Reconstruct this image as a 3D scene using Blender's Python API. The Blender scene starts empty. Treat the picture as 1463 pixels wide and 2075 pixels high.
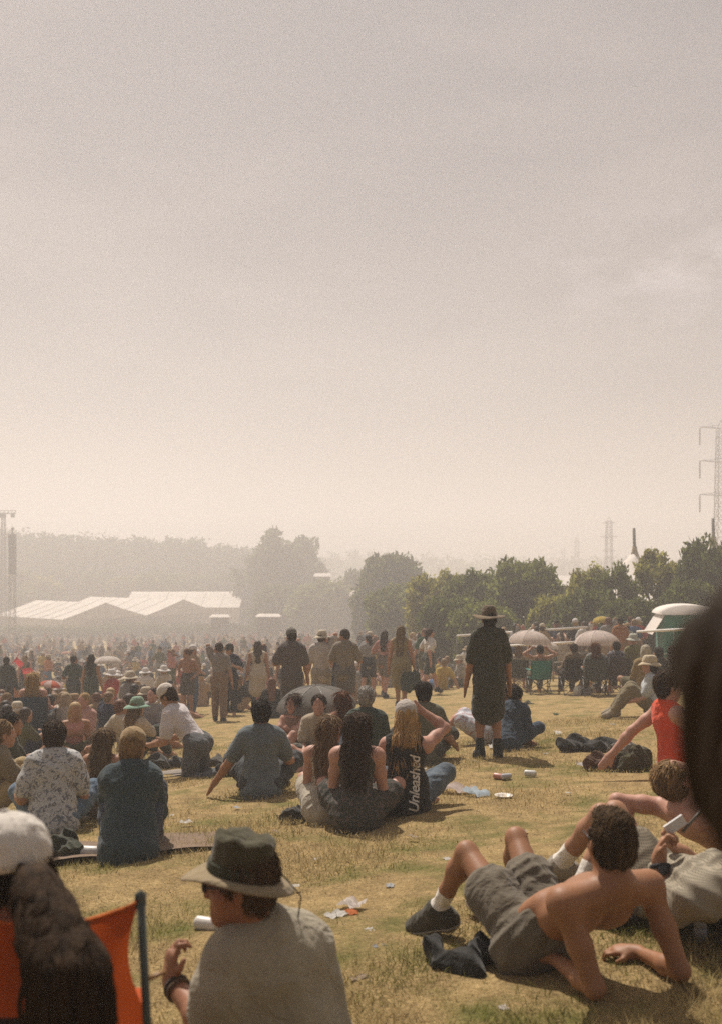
import bpy, math, random
import numpy as np
from mathutils import Vector, Matrix
from mathutils.bvhtree import BVHTree

random.seed(7)
RNG = np.random.default_rng(11)
SC = bpy.context.scene
COL = SC.collection

# ------------------------------------------------------------------ camera
FPX = 2017.0            # focal length in pixels of the 1463 x 2075 photograph
CX, HY = 731.5, 1140.0  # optical centre column and horizon row
EYE = 1.5
cam_d = bpy.data.cameras.new('camera')
cam = bpy.data.objects.new('camera', cam_d)
COL.objects.link(cam)
cam.location = (0, 0, EYE)
cam.rotation_euler = (math.radians(90), 0, 0)
cam_d.sensor_fit = 'VERTICAL'
cam_d.sensor_height = 36.0
cam_d.sensor_width = 36.0
cam_d.lens = 36.0 * FPX / 2075.0
cam_d.shift_y = (HY - 1037.5) / 2075.0
cam_d.clip_start = 0.05
cam_d.clip_end = 5000
cam_d.dof.use_dof = True
cam_d.dof.focus_distance = 9.0
cam_d.dof.aperture_fstop = 2.8
SC.camera = cam

# ------------------------------------------------------------------ world and sun
SUN_EL, SUN_AZ = math.radians(56), math.radians(-22)
world = bpy.data.worlds.new('World')
SC.world = world
world.use_nodes = True
nt = world.node_tree
nt.nodes.clear()
sky = nt.nodes.new('ShaderNodeTexSky')
sky.sky_type = 'NISHITA'
sky.sun_disc = False
sky.sun_elevation = SUN_EL
sky.sun_rotation = SUN_AZ
sky.dust_density = 6.0
sky.air_density = 1.0
sky.ozone_density = 1.0
tc = nt.nodes.new('ShaderNodeTexCoord')
mp = nt.nodes.new('ShaderNodeMapping')
mp.inputs['Scale'].default_value = (1.0, 1.0, 3.2)
no = nt.nodes.new('ShaderNodeTexNoise')
no.inputs['Scale'].default_value = 2.6
no.inputs['Detail'].default_value = 6.0
no.inputs['Roughness'].default_value = 0.55
rp = nt.nodes.new('ShaderNodeValToRGB')
rp.color_ramp.elements[0].position = 0.40
rp.color_ramp.elements[0].color = (0.74, 0.74, 0.77, 1)
rp.color_ramp.elements[1].position = 0.64
rp.color_ramp.elements[1].color = (1.20, 1.14, 1.08, 1)
vm = nt.nodes.new('ShaderNodeVectorMath')
vm.operation = 'MULTIPLY'
SKYC = (4.9, 4.5, 4.65)          # thin bright overcast
vm.inputs[1].default_value = SKYC
mx = nt.nodes.new('ShaderNodeMix')
mx.data_type = 'RGBA'
mx.inputs[0].default_value = 0.86
bg = nt.nodes.new('ShaderNodeBackground')
bg.inputs['Strength'].default_value = 0.042
out = nt.nodes.new('ShaderNodeOutputWorld')
L = nt.links.new
L(tc.outputs['Generated'], mp.inputs['Vector'])
L(mp.outputs['Vector'], no.inputs['Vector'])
# a wisp of brighter cloud low in the sky over the far hedge
cd = nt.nodes.new('ShaderNodeVectorMath'); cd.operation = 'DISTANCE'
mp2 = nt.nodes.new('ShaderNodeMapping'); mp2.inputs['Scale'].default_value = (1, 1, 2.1)
cd.inputs[1].default_value = (.287, .915, .268 * 2.1)
cm = nt.nodes.new('ShaderNodeMapRange'); cm.inputs['From Min'].default_value = .17; cm.inputs['From Max'].default_value = .02
no2 = nt.nodes.new('ShaderNodeTexNoise'); no2.inputs['Scale'].default_value = 16; no2.inputs['Detail'].default_value = 6; no2.inputs['Roughness'].default_value = .6
nr = nt.nodes.new('ShaderNodeMapRange'); nr.inputs['From Min'].default_value = .46; nr.inputs['From Max'].default_value = .66
cx = nt.nodes.new('ShaderNodeMath'); cx.operation = 'MULTIPLY'
ca = nt.nodes.new('ShaderNodeMath'); ca.operation = 'MULTIPLY_ADD'; ca.inputs[1].default_value = .9; ca.inputs[2].default_value = 1.0
cs = nt.nodes.new('ShaderNodeVectorMath'); cs.operation = 'SCALE'
L(tc.outputs['Generated'], mp2.inputs['Vector']); L(mp2.outputs['Vector'], cd.inputs[0]); L(cd.outputs['Value'], cm.inputs['Value'])
L(mp2.outputs['Vector'], no2.inputs['Vector']); L(no2.outputs['Fac'], nr.inputs['Value'])
L(cm.outputs['Result'], cx.inputs[0]); L(nr.outputs['Result'], cx.inputs[1]); L(cx.outputs[0], ca.inputs[0])
L(no.outputs['Fac'], rp.inputs['Fac'])
L(rp.outputs['Color'], vm.inputs[0])
L(sky.outputs['Color'], mx.inputs[6])
L(vm.outputs['Vector'], cs.inputs[0]); L(ca.outputs[0], cs.inputs['Scale']); L(cs.outputs['Vector'], mx.inputs[7])
L(mx.outputs[2], bg.inputs['Color'])
L(bg.outputs['Background'], out.inputs['Surface'])

sun_d = bpy.data.lights.new('sun', 'SUN')
sun_d.energy = 5.0
sun_d.angle = math.radians(0.6)
sun_d.color = (1.0, 0.905, 0.80)
sun = bpy.data.objects.new('sun', sun_d)
COL.objects.link(sun)
sdir = Vector((math.sin(SUN_AZ) * math.cos(SUN_EL), math.cos(SUN_AZ) * math.cos(SUN_EL), math.sin(SUN_EL)))
sun.rotation_euler = sdir.to_track_quat('Z', 'Y').to_euler()
sun.location = (0, 0, 60)

SC.view_settings.view_transform = 'Standard'
SC.view_settings.look = 'None'
SC.view_settings.gamma = 1.0
SC.view_settings.exposure = 0.28
SC.cycles.max_bounces = 6
SC.cycles.volume_bounces = 1
SC.cycles.transparent_max_bounces = 6
SC.cycles.use_denoising = False
HAZE = 0.0045

# ------------------------------------------------------------------ terrain and pixel helpers
PR_Y = [-20, 0, 3, 5, 8, 12, 22, 40, 100, 168, 230, 1200]
PR_Z = [1.2, 1.5, 1.62, 1.75, 1.98, 2.32, 3.17, 4.7, 8.4, 12.4, 13.2, 13.6]
def gz(x, y):
    return EYE - float(np.interp(y, PR_Y, PR_Z)) + 0.85 * math.tanh(x / 12.0)
def gza(x, y):
    return EYE - np.interp(y, PR_Y, PR_Z) + 0.85 * np.tanh(x / 12.0)
def at(u, v, d):
    return Vector(((u - CX) / FPX * d, d, EYE + (HY - v) / FPX * d))
def gp(u, v):
    """ground point seen at pixel (u, v)"""
    lo, hi = 1.0, 400.0
    for _ in range(60):
        m = 0.5 * (lo + hi)
        p = at(u, v, m)
        if p.z > gz(p.x, p.y): lo = m
        else: hi = m
    p = at(u, v, lo)
    return Vector((p.x, p.y, gz(p.x, p.y)))
def gd(u, d):
    x = (u - CX) / FPX * d
    return Vector((x, d, gz(x, d)))

# ------------------------------------------------------------------ materials
MATS = {}
def nodes_of(name):
    m = bpy.data.materials.new(name)
    m.use_nodes = True
    n = m.node_tree
    n.nodes.clear()
    o = n.nodes.new('ShaderNodeOutputMaterial')
    return m, n, o
def basic(name, col, rough=0.8, var=0.18, scale=9.0, bump=0.0, bscale=60.0, transl=0.0, objcol=False, metal=0.0, spec=0.3, sheen=0.0):
    """principled surface: base colour with noise variation, optional bump and translucency; colour from the object's own colour if objcol"""
    if name in MATS: return MATS[name]
    m, n, o = nodes_of(name)
    b = n.nodes.new('ShaderNodeBsdfPrincipled')
    b.inputs['Roughness'].default_value = rough
    b.inputs['Metallic'].default_value = metal
    b.inputs['Specular IOR Level'].default_value = spec
    if sheen: b.inputs['Sheen Weight'].default_value = sheen
    t = n.nodes.new('ShaderNodeTexCoord')
    z = n.nodes.new('ShaderNodeTexNoise')
    z.inputs['Scale'].default_value = scale
    z.inputs['Detail'].default_value = 4
    mr = n.nodes.new('ShaderNodeMapRange')
    mr.inputs['From Min'].default_value = 0.3
    mr.inputs['From Max'].default_value = 0.7
    mr.inputs['To Min'].default_value = 1 - var
    mr.inputs['To Max'].default_value = 1 + var
    vm = n.nodes.new('ShaderNodeVectorMath')
    vm.operation = 'SCALE'
    k = n.links.new
    k(t.outputs['Object'], z.inputs['Vector'])
    k(z.outputs['Fac'], mr.inputs['Value'])
    k(mr.outputs['Result'], vm.inputs['Scale'])
    if objcol:
        oi = n.nodes.new('ShaderNodeObjectInfo')
        k(oi.outputs['Color'], vm.inputs[0])
    else:
        vm.inputs[0].default_value = col[:3]
    k(vm.outputs['Vector'], b.inputs['Base Color'])
    if bump:
        z2 = n.nodes.new('ShaderNodeTexNoise')
        z2.inputs['Scale'].default_value = bscale
        z2.inputs['Detail'].default_value = 3
        bp = n.nodes.new('ShaderNodeBump')
        bp.inputs['Strength'].default_value = bump
        bp.inputs['Distance'].default_value = 0.01
        k(t.outputs['Object'], z2.inputs['Vector'])
        k(z2.outputs['Fac'], bp.inputs['Height'])
        k(bp.outputs['Normal'], b.inputs['Normal'])
    if transl:
        tr = n.nodes.new('ShaderNodeBsdfTranslucent')
        k(vm.outputs['Vector'], tr.inputs['Color'])
        ms = n.nodes.new('ShaderNodeMixShader')
        ms.inputs[0].default_value = transl
        k(b.outputs[0], ms.inputs[1])
        k(tr.outputs[0], ms.inputs[2])
        k(ms.outputs[0], o.inputs['Surface'])
    else:
        k(b.outputs[0], o.inputs['Surface'])
    MATS[name] = m
    return m
def patterned(name, kind, c1, c2, scale, rough=0.9):
    """printed cloth: 'check', 'stripe' or 'floral' of two dyes"""
    if name in MATS: return MATS[name]
    m, n, o = nodes_of(name)
    b = n.nodes.new('ShaderNodeBsdfPrincipled')
    b.inputs['Roughness'].default_value = rough
    b.inputs['Specular IOR Level'].default_value = 0.2
    t = n.nodes.new('ShaderNodeTexCoord')
    k = n.links.new
    mxn = n.nodes.new('ShaderNodeMix')
    mxn.data_type = 'RGBA'
    mxn.inputs[6].default_value = (*c1, 1)
    mxn.inputs[7].default_value = (*c2, 1)
    if kind == 'check':
        w = []
        for d in ('X', 'Z'):
            wv = n.nodes.new('ShaderNodeTexWave')
            wv.bands_direction = d
            wv.inputs['Scale'].default_value = scale
            wv.inputs['Distortion'].default_value = 0.6
            wv.inputs['Detail'].default_value = 1
            k(t.outputs['Object'], wv.inputs['Vector'])
            w.append(wv)
        mu = n.nodes.new('ShaderNodeMath')
        mu.operation = 'MULTIPLY'
        k(w[0].outputs['Fac'], mu.inputs[0])
        k(w[1].outputs['Fac'], mu.inputs[1])
        k(mu.outputs[0], mxn.inputs[0])
    elif kind == 'stripe':
        wv = n.nodes.new('ShaderNodeTexWave')
        wv.bands_direction = 'Z'
        wv.inputs['Scale'].default_value = scale
        wv.inputs['Distortion'].default_value = 0.8
        k(t.outputs['Object'], wv.inputs['Vector'])
        k(wv.outputs['Fac'], mxn.inputs[0])
    else:
        z = n.nodes.new('ShaderNodeTexNoise')
        z.inputs['Scale'].default_value = scale
        z.inputs['Detail'].default_value = 3
        z.inputs['Distortion'].default_value = 1.5
        mr = n.nodes.new('ShaderNodeMapRange')
        mr.inputs['From Min'].default_value = 0.52
        mr.inputs['From Max'].default_value = 0.58
        k(t.outputs['Object'], z.inputs['Vector'])
        k(z.outputs['Fac'], mr.inputs['Value'])
        k(mr.outputs['Result'], mxn.inputs[0])
    k(mxn.outputs[2], b.inputs['Base Color'])
    k(b.outputs[0], o.inputs['Surface'])
    MATS[name] = m
    return m

M_SKIN = basic('skin', (0.5, 0.3, 0.2), 0.55, 0.10, 7.0, 0.08, 90, objcol=True, spec=0.35)
M_CLOTH = basic('cloth', (0.3, 0.3, 0.3), 0.92, 0.13, 5.0, 0.35, 55, objcol=True, spec=0.15, sheen=0.15)
def add_wrinkles(m, strength=.55, scale=7.0):
    n = m.node_tree
    b = [x for x in n.nodes if x.type == 'BSDF_PRINCIPLED'][0]
    t = [x for x in n.nodes if x.type == 'TEX_COORD'][0]
    old = b.inputs['Normal'].links[0].from_socket if b.inputs['Normal'].links else None
    z = n.nodes.new('ShaderNodeTexNoise'); z.inputs['Scale'].default_value = scale; z.inputs['Detail'].default_value = 3; z.inputs['Distortion'].default_value = 1.6
    bp = n.nodes.new('ShaderNodeBump'); bp.inputs['Strength'].default_value = strength; bp.inputs['Distance'].default_value = .05
    n.links.new(t.outputs['Object'], z.inputs['Vector']); n.links.new(z.outputs['Fac'], bp.inputs['Height'])
    if old: n.links.new(old, bp.inputs['Normal'])
    n.links.new(bp.outputs['Normal'], b.inputs['Normal'])
    return m
add_wrinkles(M_CLOTH)
M_THIN = basic('thin_cloth', (0.3, 0.3, 0.3), 0.9, 0.10, 6.0, 0.2, 40, objcol=True, spec=0.15, transl=0.35)
def hair_material():
    m = basic('hair', (0.05, 0.03, 0.02), 0.75, 0.5, 42.0, 0.35, 120, objcol=True, spec=0.12)
    n = m.node_tree
    t = [x for x in n.nodes if x.type == 'TEX_COORD'][0]
    q = n.nodes.new('ShaderNodeMapping')
    q.inputs['Scale'].default_value = (1, 1, .10)
    n.links.new(t.outputs['Object'], q.inputs['Vector'])
    for z in [x for x in n.nodes if x.type == 'TEX_NOISE']: n.links.new(q.outputs['Vector'], z.inputs['Vector'])
    return m
M_HAIR = hair_material()
M_METAL = basic('painted_metal', (0.05, 0.05, 0.05), 0.45, 0.15, 8.0, objcol=True, spec=0.5)
M_PLAST = basic('plastic', (0.5, 0.5, 0.5), 0.4, 0.06, 8.0, objcol=True, spec=0.5)

# ------------------------------------------------------------------ mesh and object helpers
def np_mesh(name, verts, faces, smooth=True):
    """verts (N,3); faces (M,3) or (M,4) array, or a list of lists"""
    me = bpy.data.meshes.new(name)
    if isinstance(faces, np.ndarray) and len(faces):
        V = np.asarray(verts, dtype=np.float32)
        k = faces.shape[1]
        me.vertices.add(len(V))
        me.vertices.foreach_set('co', V.ravel())
        me.loops.add(len(faces) * k)
        me.loops.foreach_set('vertex_index', faces.ravel().astype(np.int32))
        me.polygons.add(len(faces))
        me.polygons.foreach_set('loop_start', np.arange(0, len(faces) * k, k, dtype=np.int32))
        me.polygons.foreach_set('loop_total', np.full(len(faces), k, dtype=np.int32))
        me.update(calc_edges=True)
        me.validate()
    else:
        me.from_pydata([tuple(v) for v in verts], [], [tuple(f) for f in faces])
        me.update()
    if smooth:
        me.polygons.foreach_set('use_smooth', np.ones(len(me.polygons), dtype=bool))
    return me
def link(name, me, mat=None, parent=None, color=None, loc=None):
    o = bpy.data.objects.new(name, me)
    COL.objects.link(o)
    if mat is not None and len(me.materials) == 0:
        for mm in (mat if isinstance(mat, (list, tuple)) else [mat]): me.materials.append(mm)
    if parent is not None: o.parent = parent
    if color is not None: o.color = (*color, 1)
    if loc is not None: o.location = loc
    return o
def tag(o, label, cat, group=None, kind=None):
    o['label'] = label
    o['category'] = cat
    if group: o['group'] = group
    if kind: o['kind'] = kind
    return o
def thing(name, label, cat, loc=(0, 0, 0), rz=0.0, group=None, scale=1.0):
    o = bpy.data.objects.new(name, None)
    COL.objects.link(o)
    o.empty_display_size = 0.2
    o.location = loc
    o.rotation_euler = (0, 0, rz)
    o.scale = (scale,) * 3
    return tag(o, label, cat, group)
class MB:
    """collects boxes, tubes and lathes into one mesh"""
    def __init__(s): s.v, s.f = [], []
    def add(s, vs, fs):
        k = len(s.v)
        s.v += [tuple(v) for v in vs]
        s.f += [tuple(i + k for i in f) for f in fs]
        return s
    def box(s, c, size, rz=0.0, tilt=None):
        hx, hy, hz = size[0] / 2, size[1] / 2, size[2] / 2
        R = Matrix.Rotation(rz, 3, 'Z')
        if tilt is not None: R = R @ tilt
        vs = [Vector(c) + R @ Vector((sx * hx, sy * hy, sz * hz)) for sx in (-1, 1) for sy in (-1, 1) for sz in (-1, 1)]
        return s.add(vs, [(0, 1, 3, 2), (4, 6, 7, 5), (0, 4, 5, 1), (2, 3, 7, 6), (0, 2, 6, 4), (1, 5, 7, 3)])
    def tube(s, pts, r, n=8, r2=None):
        pts = [Vector(p) for p in pts]
        rs = [r] * len(pts) if not isinstance(r, (list, tuple)) else r
        if r2 is not None: rs = [r + (r2 - r) * i / (len(pts) - 1) for i in range(len(pts))]
        vs, fs = [], []
        for i, p in enumerate(pts):
            d = (pts[min(i + 1, len(pts) - 1)] - pts[max(i - 1, 0)]).normalized()
            a = d.orthogonal().normalized() if abs(d.z) < 0.99 else Vector((1, 0, 0))
            a = (a - d * a.dot(d)).normalized()
            if i and (a.dot(pa) < 0.5):
                a = (pa - d * pa.dot(d)).normalized()
            pa = a
            b = d.cross(a)
            for k in range(n):
                t = 2 * math.pi * k / n
                vs.append(p + (a * math.cos(t) + b * math.sin(t)) * rs[i])
        for i in range(len(pts) - 1):
            for k in range(n):
                fs.append((i * n + k, i * n + (k + 1) % n, (i + 1) * n + (k + 1) % n, (i + 1) * n + k))
        fs.append(tuple(range(n))[::-1])
        fs.append(tuple((len(pts) - 1) * n + k for k in range(n)))
        return s.add(vs, fs)
    def lathe(s, prof, n=32, c=(0, 0, 0), sx=1.0, sy=1.0, R=None, wob=None):
        vs, fs = [], []
        c = Vector(c)
        for (r, z) in prof:
            for k in range(n):
                t = 2 * math.pi * k / n
                p = Vector((r * sx * math.cos(t), r * sy * math.sin(t), z))
                if wob: p.z += wob(r, t)
                vs.append(c + (R @ p if R is not None else p))
        for i in range(len(prof) - 1):
            for k in range(n):
                fs.append((i * n + k, i * n + (k + 1) % n, (i + 1) * n + (k + 1) % n, (i + 1) * n + k))
        if prof[0][0] > 1e-6: fs.append(tuple(range(n))[::-1])
        if prof[-1][0] > 1e-6: fs.append(tuple((len(prof) - 1) * n + k for k in range(n)))
        return s.add(vs, fs)
    def mesh(s, name, smooth=True):
        return np_mesh(name, s.v, s.f, smooth)
    def build(s, name, mat, parent=None, color=None, smooth=True, loc=None):
        return link(name, s.mesh(name, smooth), mat, parent, color, loc)

# ------------------------------------------------------------------ implicit surfaces (bodies, clothes, hair)
def V3(p): return np.array([p[0], p[1], p[2]], dtype=np.float64)
def cone(a, b, ra, rb=None, k=0.03):
    return ('c', V3(a), V3(b), ra, ra if rb is None else rb, k)
def ell(c, axes, r, k=0.03):
    return ('e', V3(c), np.array([V3(x) for x in axes]), np.array(r, dtype=float), k)
def ecap(a, b, side, w, d, k=0.04):
    a, b, side = V3(a), V3(b), V3(side)
    ax = b - a
    n = np.linalg.norm(ax)
    ax = ax / (n + 1e-9)
    side = side - ax * side.dot(ax)
    side = side / (np.linalg.norm(side) + 1e-9)
    return ('p', a, b, side, np.cross(ax, side), ax, w, d, k)
def grow(pr, o, k=None):
    """the same primitive, thicker by o"""
    if pr[0] == 'c': return ('c', pr[1], pr[2], pr[3] + o, pr[4] + o, pr[5] if k is None else k)
    if pr[0] == 'e': return ('e', pr[1], pr[2], pr[3] + o, pr[4] if k is None else k)
    return pr[:6] + ((pr[6][0] + o, pr[6][1] + o), (pr[7][0] + o, pr[7][1] + o), pr[8] if k is None else k)
def ev(pr, P):
    if pr[0] == 'c':
        _, a, b, ra, rb, k = pr
        ab = b - a
        q = P - a
        t = np.clip((q @ ab) / (ab.dot(ab) + 1e-12), 0, 1)
        return np.sqrt(((q - t[:, None] * ab) ** 2).sum(1)) - (ra + (rb - ra) * t)
    if pr[0] == 'e':
        _, c, ax, r, k = pr
        q = (P - c) @ ax.T
        k0 = np.sqrt(((q / r) ** 2).sum(1))
        k1 = np.sqrt(((q / (r * r)) ** 2).sum(1)) + 1e-9
        return np.where(k0 < 0.05, -r.min(), k0 * (k0 - 1) / k1)
    _, a, b, s, n, ax, w, d, k = pr
    ab = b - a
    q = P - a
    t = np.clip((q @ ab) / (ab.dot(ab) + 1e-12), 0, 1)
    q = q - t[:, None] * ab
    W = w[0] + (w[1] - w[0]) * t
    D = d[0] + (d[1] - d[0]) * t
    M = np.minimum(W, D)
    u, v, x = q @ s, q @ n, q @ ax
    k0 = np.sqrt((u / W) ** 2 + (v / D) ** 2 + (x / M) ** 2)
    k1 = np.sqrt((u / W ** 2) ** 2 + (v / D ** 2) ** 2 + (x / M ** 2) ** 2) + 1e-9
    return np.where(k0 < 0.05, -M, k0 * (k0 - 1) / k1)
def bounds(pr):
    if pr[0] == 'c':
        r = max(pr[3], pr[4]); return np.minimum(pr[1], pr[2]) - r, np.maximum(pr[1], pr[2]) + r
    if pr[0] == 'e':
        r = pr[3].max(); return pr[1] - r, pr[1] + r
    r = max(max(pr[6]), max(pr[7])); return np.minimum(pr[1], pr[2]) - r, np.maximum(pr[1], pr[2]) + r
_OFF = np.array([(i, j, k) for i in range(8) for j in range(8) for k in range(8)], dtype=float)
def sdf_mesh(name, prims, h, noise=None, cut=None):
    """skin one smooth surface over the primitives (surface nets on a sparse grid of pitch h)"""
    lo = np.min([bounds(p)[0] for p in prims], axis=0) - 4 * h
    hi = np.max([bounds(p)[1] for p in prims], axis=0) + 4 * h
    nb = np.ceil((hi - lo) / h / 8).astype(int)
    bi = np.array(np.meshgrid(*[np.arange(x) for x in nb], indexing='ij')).reshape(3, -1).T
    cen = lo + (bi * 8 + 3.5) * h
    D = np.stack([ev(p, cen) for p in prims], 1)
    dm = D.min(1)
    hd = 8 * h * 0.87 * 1.35 + 0.03
    act = np.abs(dm) < hd
    G = np.repeat(np.repeat(np.repeat(np.where(dm < 0, -1.0, 1.0).reshape(nb), 8, 0), 8, 1), 8, 2).astype(np.float32)
    ab, ac, aD = bi[act], cen[act], D[act]
    V = np.full((len(ab), 512), 1.0)
    off = (_OFF - 3.5) * h
    for i, p in enumerate(prims):
        s = aD[:, i] < hd
        if not s.any(): continue
        P = (ac[s][:, None, :] + off[None]).reshape(-1, 3)
        d = ev(p, P).reshape(-1, 512)
        k = p[-1]
        a = V[s]
        hh = np.maximum(k - np.abs(a - d), 0) / k
        V[s] = np.minimum(a, d) - hh * hh * k * 0.25
    if noise is not None or cut is not None:
        P = (ac[:, None, :] + off[None]).reshape(-1, 3)
        if noise is not None: V = V + noise(P).reshape(-1, 512)
        if cut is not None: V = np.maximum(V, cut(P).reshape(-1, 512))
    G6 = G.reshape(nb[0], 8, nb[1], 8, nb[2], 8)
    G6[ab[:, 0], :, ab[:, 1], :, ab[:, 2], :] = V.reshape(-1, 8, 8, 8)
    S = G < 0
    n = np.array(G.shape)
    cnt = np.zeros(n - 1, dtype=np.int8)
    C = [(i, j, k) for i in (0, 1) for j in (0, 1) for k in (0, 1)]
    for (i, j, k) in C: cnt += S[i:n[0] - 1 + i, j:n[1] - 1 + j, k:n[2] - 1 + k]
    cells = np.argwhere((cnt > 0) & (cnt < 8))
    if not len(cells): return np_mesh(name, [(0, 0, 0)], [])
    val = np.stack([G[cells[:, 0] + i, cells[:, 1] + j, cells[:, 2] + k] for (i, j, k) in C], 1)
    acc = np.zeros((len(cells), 3)); num = np.zeros(len(cells))
    for a in range(8):
        for b in range(a + 1, 8):
            ca, cb = np.array(C[a]), np.array(C[b])
            if np.abs(ca - cb).sum() != 1: continue
            x = (val[:, a] < 0) != (val[:, b] < 0)
            t = val[:, a] / (val[:, a] - val[:, b] + 1e-12)
            acc += np.where(x[:, None], ca + t[:, None] * (cb - ca), 0)
            num += x
    verts = lo + (cells + acc / num[:, None]) * h
    vid = np.full(n - 1, -1, dtype=np.int32)
    vid[cells[:, 0], cells[:, 1], cells[:, 2]] = np.arange(len(cells))
    F = []
    for ax in range(3):
        sl0 = [slice(None)] * 3; sl1 = [slice(None)] * 3
        sl0[ax] = slice(0, -1); sl1[ax] = slice(1, None)
        e = np.argwhere(S[tuple(sl0)] != S[tuple(sl1)])
        o1, o2 = [(1, 2), (2, 0), (0, 1)][ax]
        e = e[(e[:, o1] > 0) & (e[:, o2] > 0) & (e[:, o1] < n[o1] - 1) & (e[:, o2] < n[o2] - 1)]
        q = []
        for (da, db) in ((0, 0), (1, 0), (1, 1), (0, 1)):
            c = e.copy(); c[:, o1] -= da; c[:, o2] -= db
            q.append(vid[c[:, 0], c[:, 1], c[:, 2]])
        q = np.stack(q, 1)
        inside = S[e[:, 0], e[:, 1], e[:, 2]]
        q = np.where(inside[:, None], q[:, ::-1], q)
        F.append(q[(q >= 0).all(1)])
    F = np.concatenate(F)[:, ::-1]
    return np_mesh(name, verts, np.ascontiguousarray(F))
def folds(amp, s=1.0, seed=0.0):
    """cloth wrinkles: soft waves with sharper crease lines over them"""
    def f(P):
        x, y, z = P[:, 0] * s, P[:, 1] * s, P[:, 2] * s
        w = 1.1 * np.abs(np.sin(13 * x + 9 * y + 17 * z + seed + 2.0 * np.sin(7 * z + 6 * x + seed) + 1.2 * np.sin(8 * y - 5 * x)))
        w += .8 * np.abs(np.sin(21 * x - 17 * y - 13 * z + 2 * seed + 1.9 * np.sin(11 * y + 9 * z + seed)))
        w += .35 * np.sin(47 * x + 39 * y - 31 * z + 1.5 * np.sin(23 * z + 19 * x))
        return amp * (w - 1.1)
    def old(P):
        x, y, z = P[:, 0] * s, P[:, 1] * s, P[:, 2] * s
        w = np.sin(19 * x + 11 * y + 23 * z + seed + 2.2 * np.sin(9 * z + 7 * x + seed))
        w += 0.6 * np.sin(41 * x - 29 * y + 17 * z + 2 * seed + 1.7 * np.sin(13 * y + 11 * z))
        return amp * w
    return f
def strands(amp, seed=0.0):
    """long vertical hair locks"""
    def f(P):
        x, y, z = P[:, 0], P[:, 1], P[:, 2]
        return amp * (np.sin(95 * x + 70 * y + 3 * np.sin(14 * z + seed)) + 0.6 * np.sin(160 * y - 110 * x + 4 * np.sin(9 * z)))
    return f

# ------------------------------------------------------------------ people
def nrm(v):
    v = np.asarray(v, dtype=float)
    return v / (np.linalg.norm(v) + 1e-12)
def lerp(a, b, t): return a + (b - a) * t
def ik(a, t, l1, l2, pole):
    """middle joint of a two-bone limb from a reaching to t; returns (middle, end)"""
    d = t - a
    n = np.linalg.norm(d)
    if n > (l1 + l2) * 0.995:
        t = a + d / n * (l1 + l2) * 0.995
        d = t - a; n = np.linalg.norm(d)
    u = d / (n + 1e-9)
    x = (l1 * l1 - l2 * l2 + n * n) / (2 * n + 1e-9)
    y = math.sqrt(max(l1 * l1 - x * x, 0.0))
    p = np.asarray(pole, float)
    p = nrm(p - u * p.dot(u))
    return a + u * x + p * y, t
def pose(pel, spine, hands, feet, knees=((-.3, 1, .6), (.3, 1, .6)), elbows=((-.30, -.3, -1), (.30, -.3, -1)), face=(0, 1, 0), turn=0.0,
         sw=.155, nod=0.0, head=None, toes=None, trunk=.47):
    """joints in metres round a hip on the ground facing +y; hands and feet are targets"""
    J = {}
    pel = V3(pel)
    sp = nrm(spine)
    rt = np.array([math.cos(turn), math.sin(turn), 0.0])
    rt = nrm(rt - sp * rt.dot(sp))
    fw = np.cross(sp, rt)
    J['pel'], J['neck'] = pel, pel + sp * trunk
    fc = nrm(face)
    hu = nrm(sp * .5 + np.array([0, 0, 1.0]))
    J['head'] = J['neck'] + hu * .165 + fc * .025 if head is None else V3(head)
    J['face'] = fc
    hr = np.array([1.0, 0, 0])
    J['hip'] = [pel - hr * .09, pel + hr * .09]
    J['sh'] = [J['neck'] - rt * sw - sp * .045, J['neck'] + rt * sw - sp * .045]
    J['el'], J['wr'], J['kn'], J['an'], J['toe'] = [], [], [], [], []
    for i in (0, 1):
        e, w = ik(J['sh'][i], V3(hands[i]), .285, .25, elbows[i])
        J['el'].append(e); J['wr'].append(w)
        k, a = ik(J['hip'][i], V3(feet[i]), .43, .41, knees[i])
        J['kn'].append(k); J['an'].append(a)
        J['toe'].append(nrm(toes[i]) if toes else nrm([.12 * (2 * i - 1), 1, -.15]))
    return J
def P_stand(step=0.0, lean=0.0, hands=None, **kw):
    return pose((0, 0, .92), (0, lean, 1), hands or ((-.27, .06, .80), (.27, .06, .80)), ((-.10, step, .09), (.10, -step, .09)), knees=((0, 1, 0), (0, 1, 0)), elbows=((-.4, -1, 0), (.4, -1, 0)), **kw)
def P_cross(lean=.25, hunch=0.0, hands=None, **kw):
    return pose((0, 0, .12), (0, lean, 1), hands or ((-.13, .36, .22), (.13, .36, .22)), ((.06, .40, .07), (-.06, .34, .07)), knees=((-.85, .5, .5), (.85, .5, .5)), toes=((1, .4, 0), (-1, .4, 0)), **kw)
def P_knees(lean=.1, hands=None, **kw):
    return pose((0, 0, .12), (0, lean, 1), hands or ((-.10, .52, .36), (.12, .50, .36)), ((-.14, .55, .08), (.14, .55, .08)), knees=((-.15, .2, 1), (.15, .2, 1)), **kw)
def P_back(lean=-.35, **kw):
    return pose((0, 0, .12), (0, lean, 1), ((-.34, -.36, .03), (.34, -.36, .03)), ((-.12, .82, .08), (.14, .78, .08)), knees=((-.2, .1, 1), (.2, .1, 1)), elbows=((-.5, -.8, 0), (.5, -.8, 0)), **kw)
def P_chair(lean=-.12, seat=.40, **kw):
    return pose((0, 0, seat + .10), (0, lean, 1), ((-.25, .28, seat + .22), (.25, .28, seat + .22)), ((-.14, .52, .09), (.14, .52, .09)), knees=((-.1, 1, 1), (.1, 1, 1)), **kw)
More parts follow.
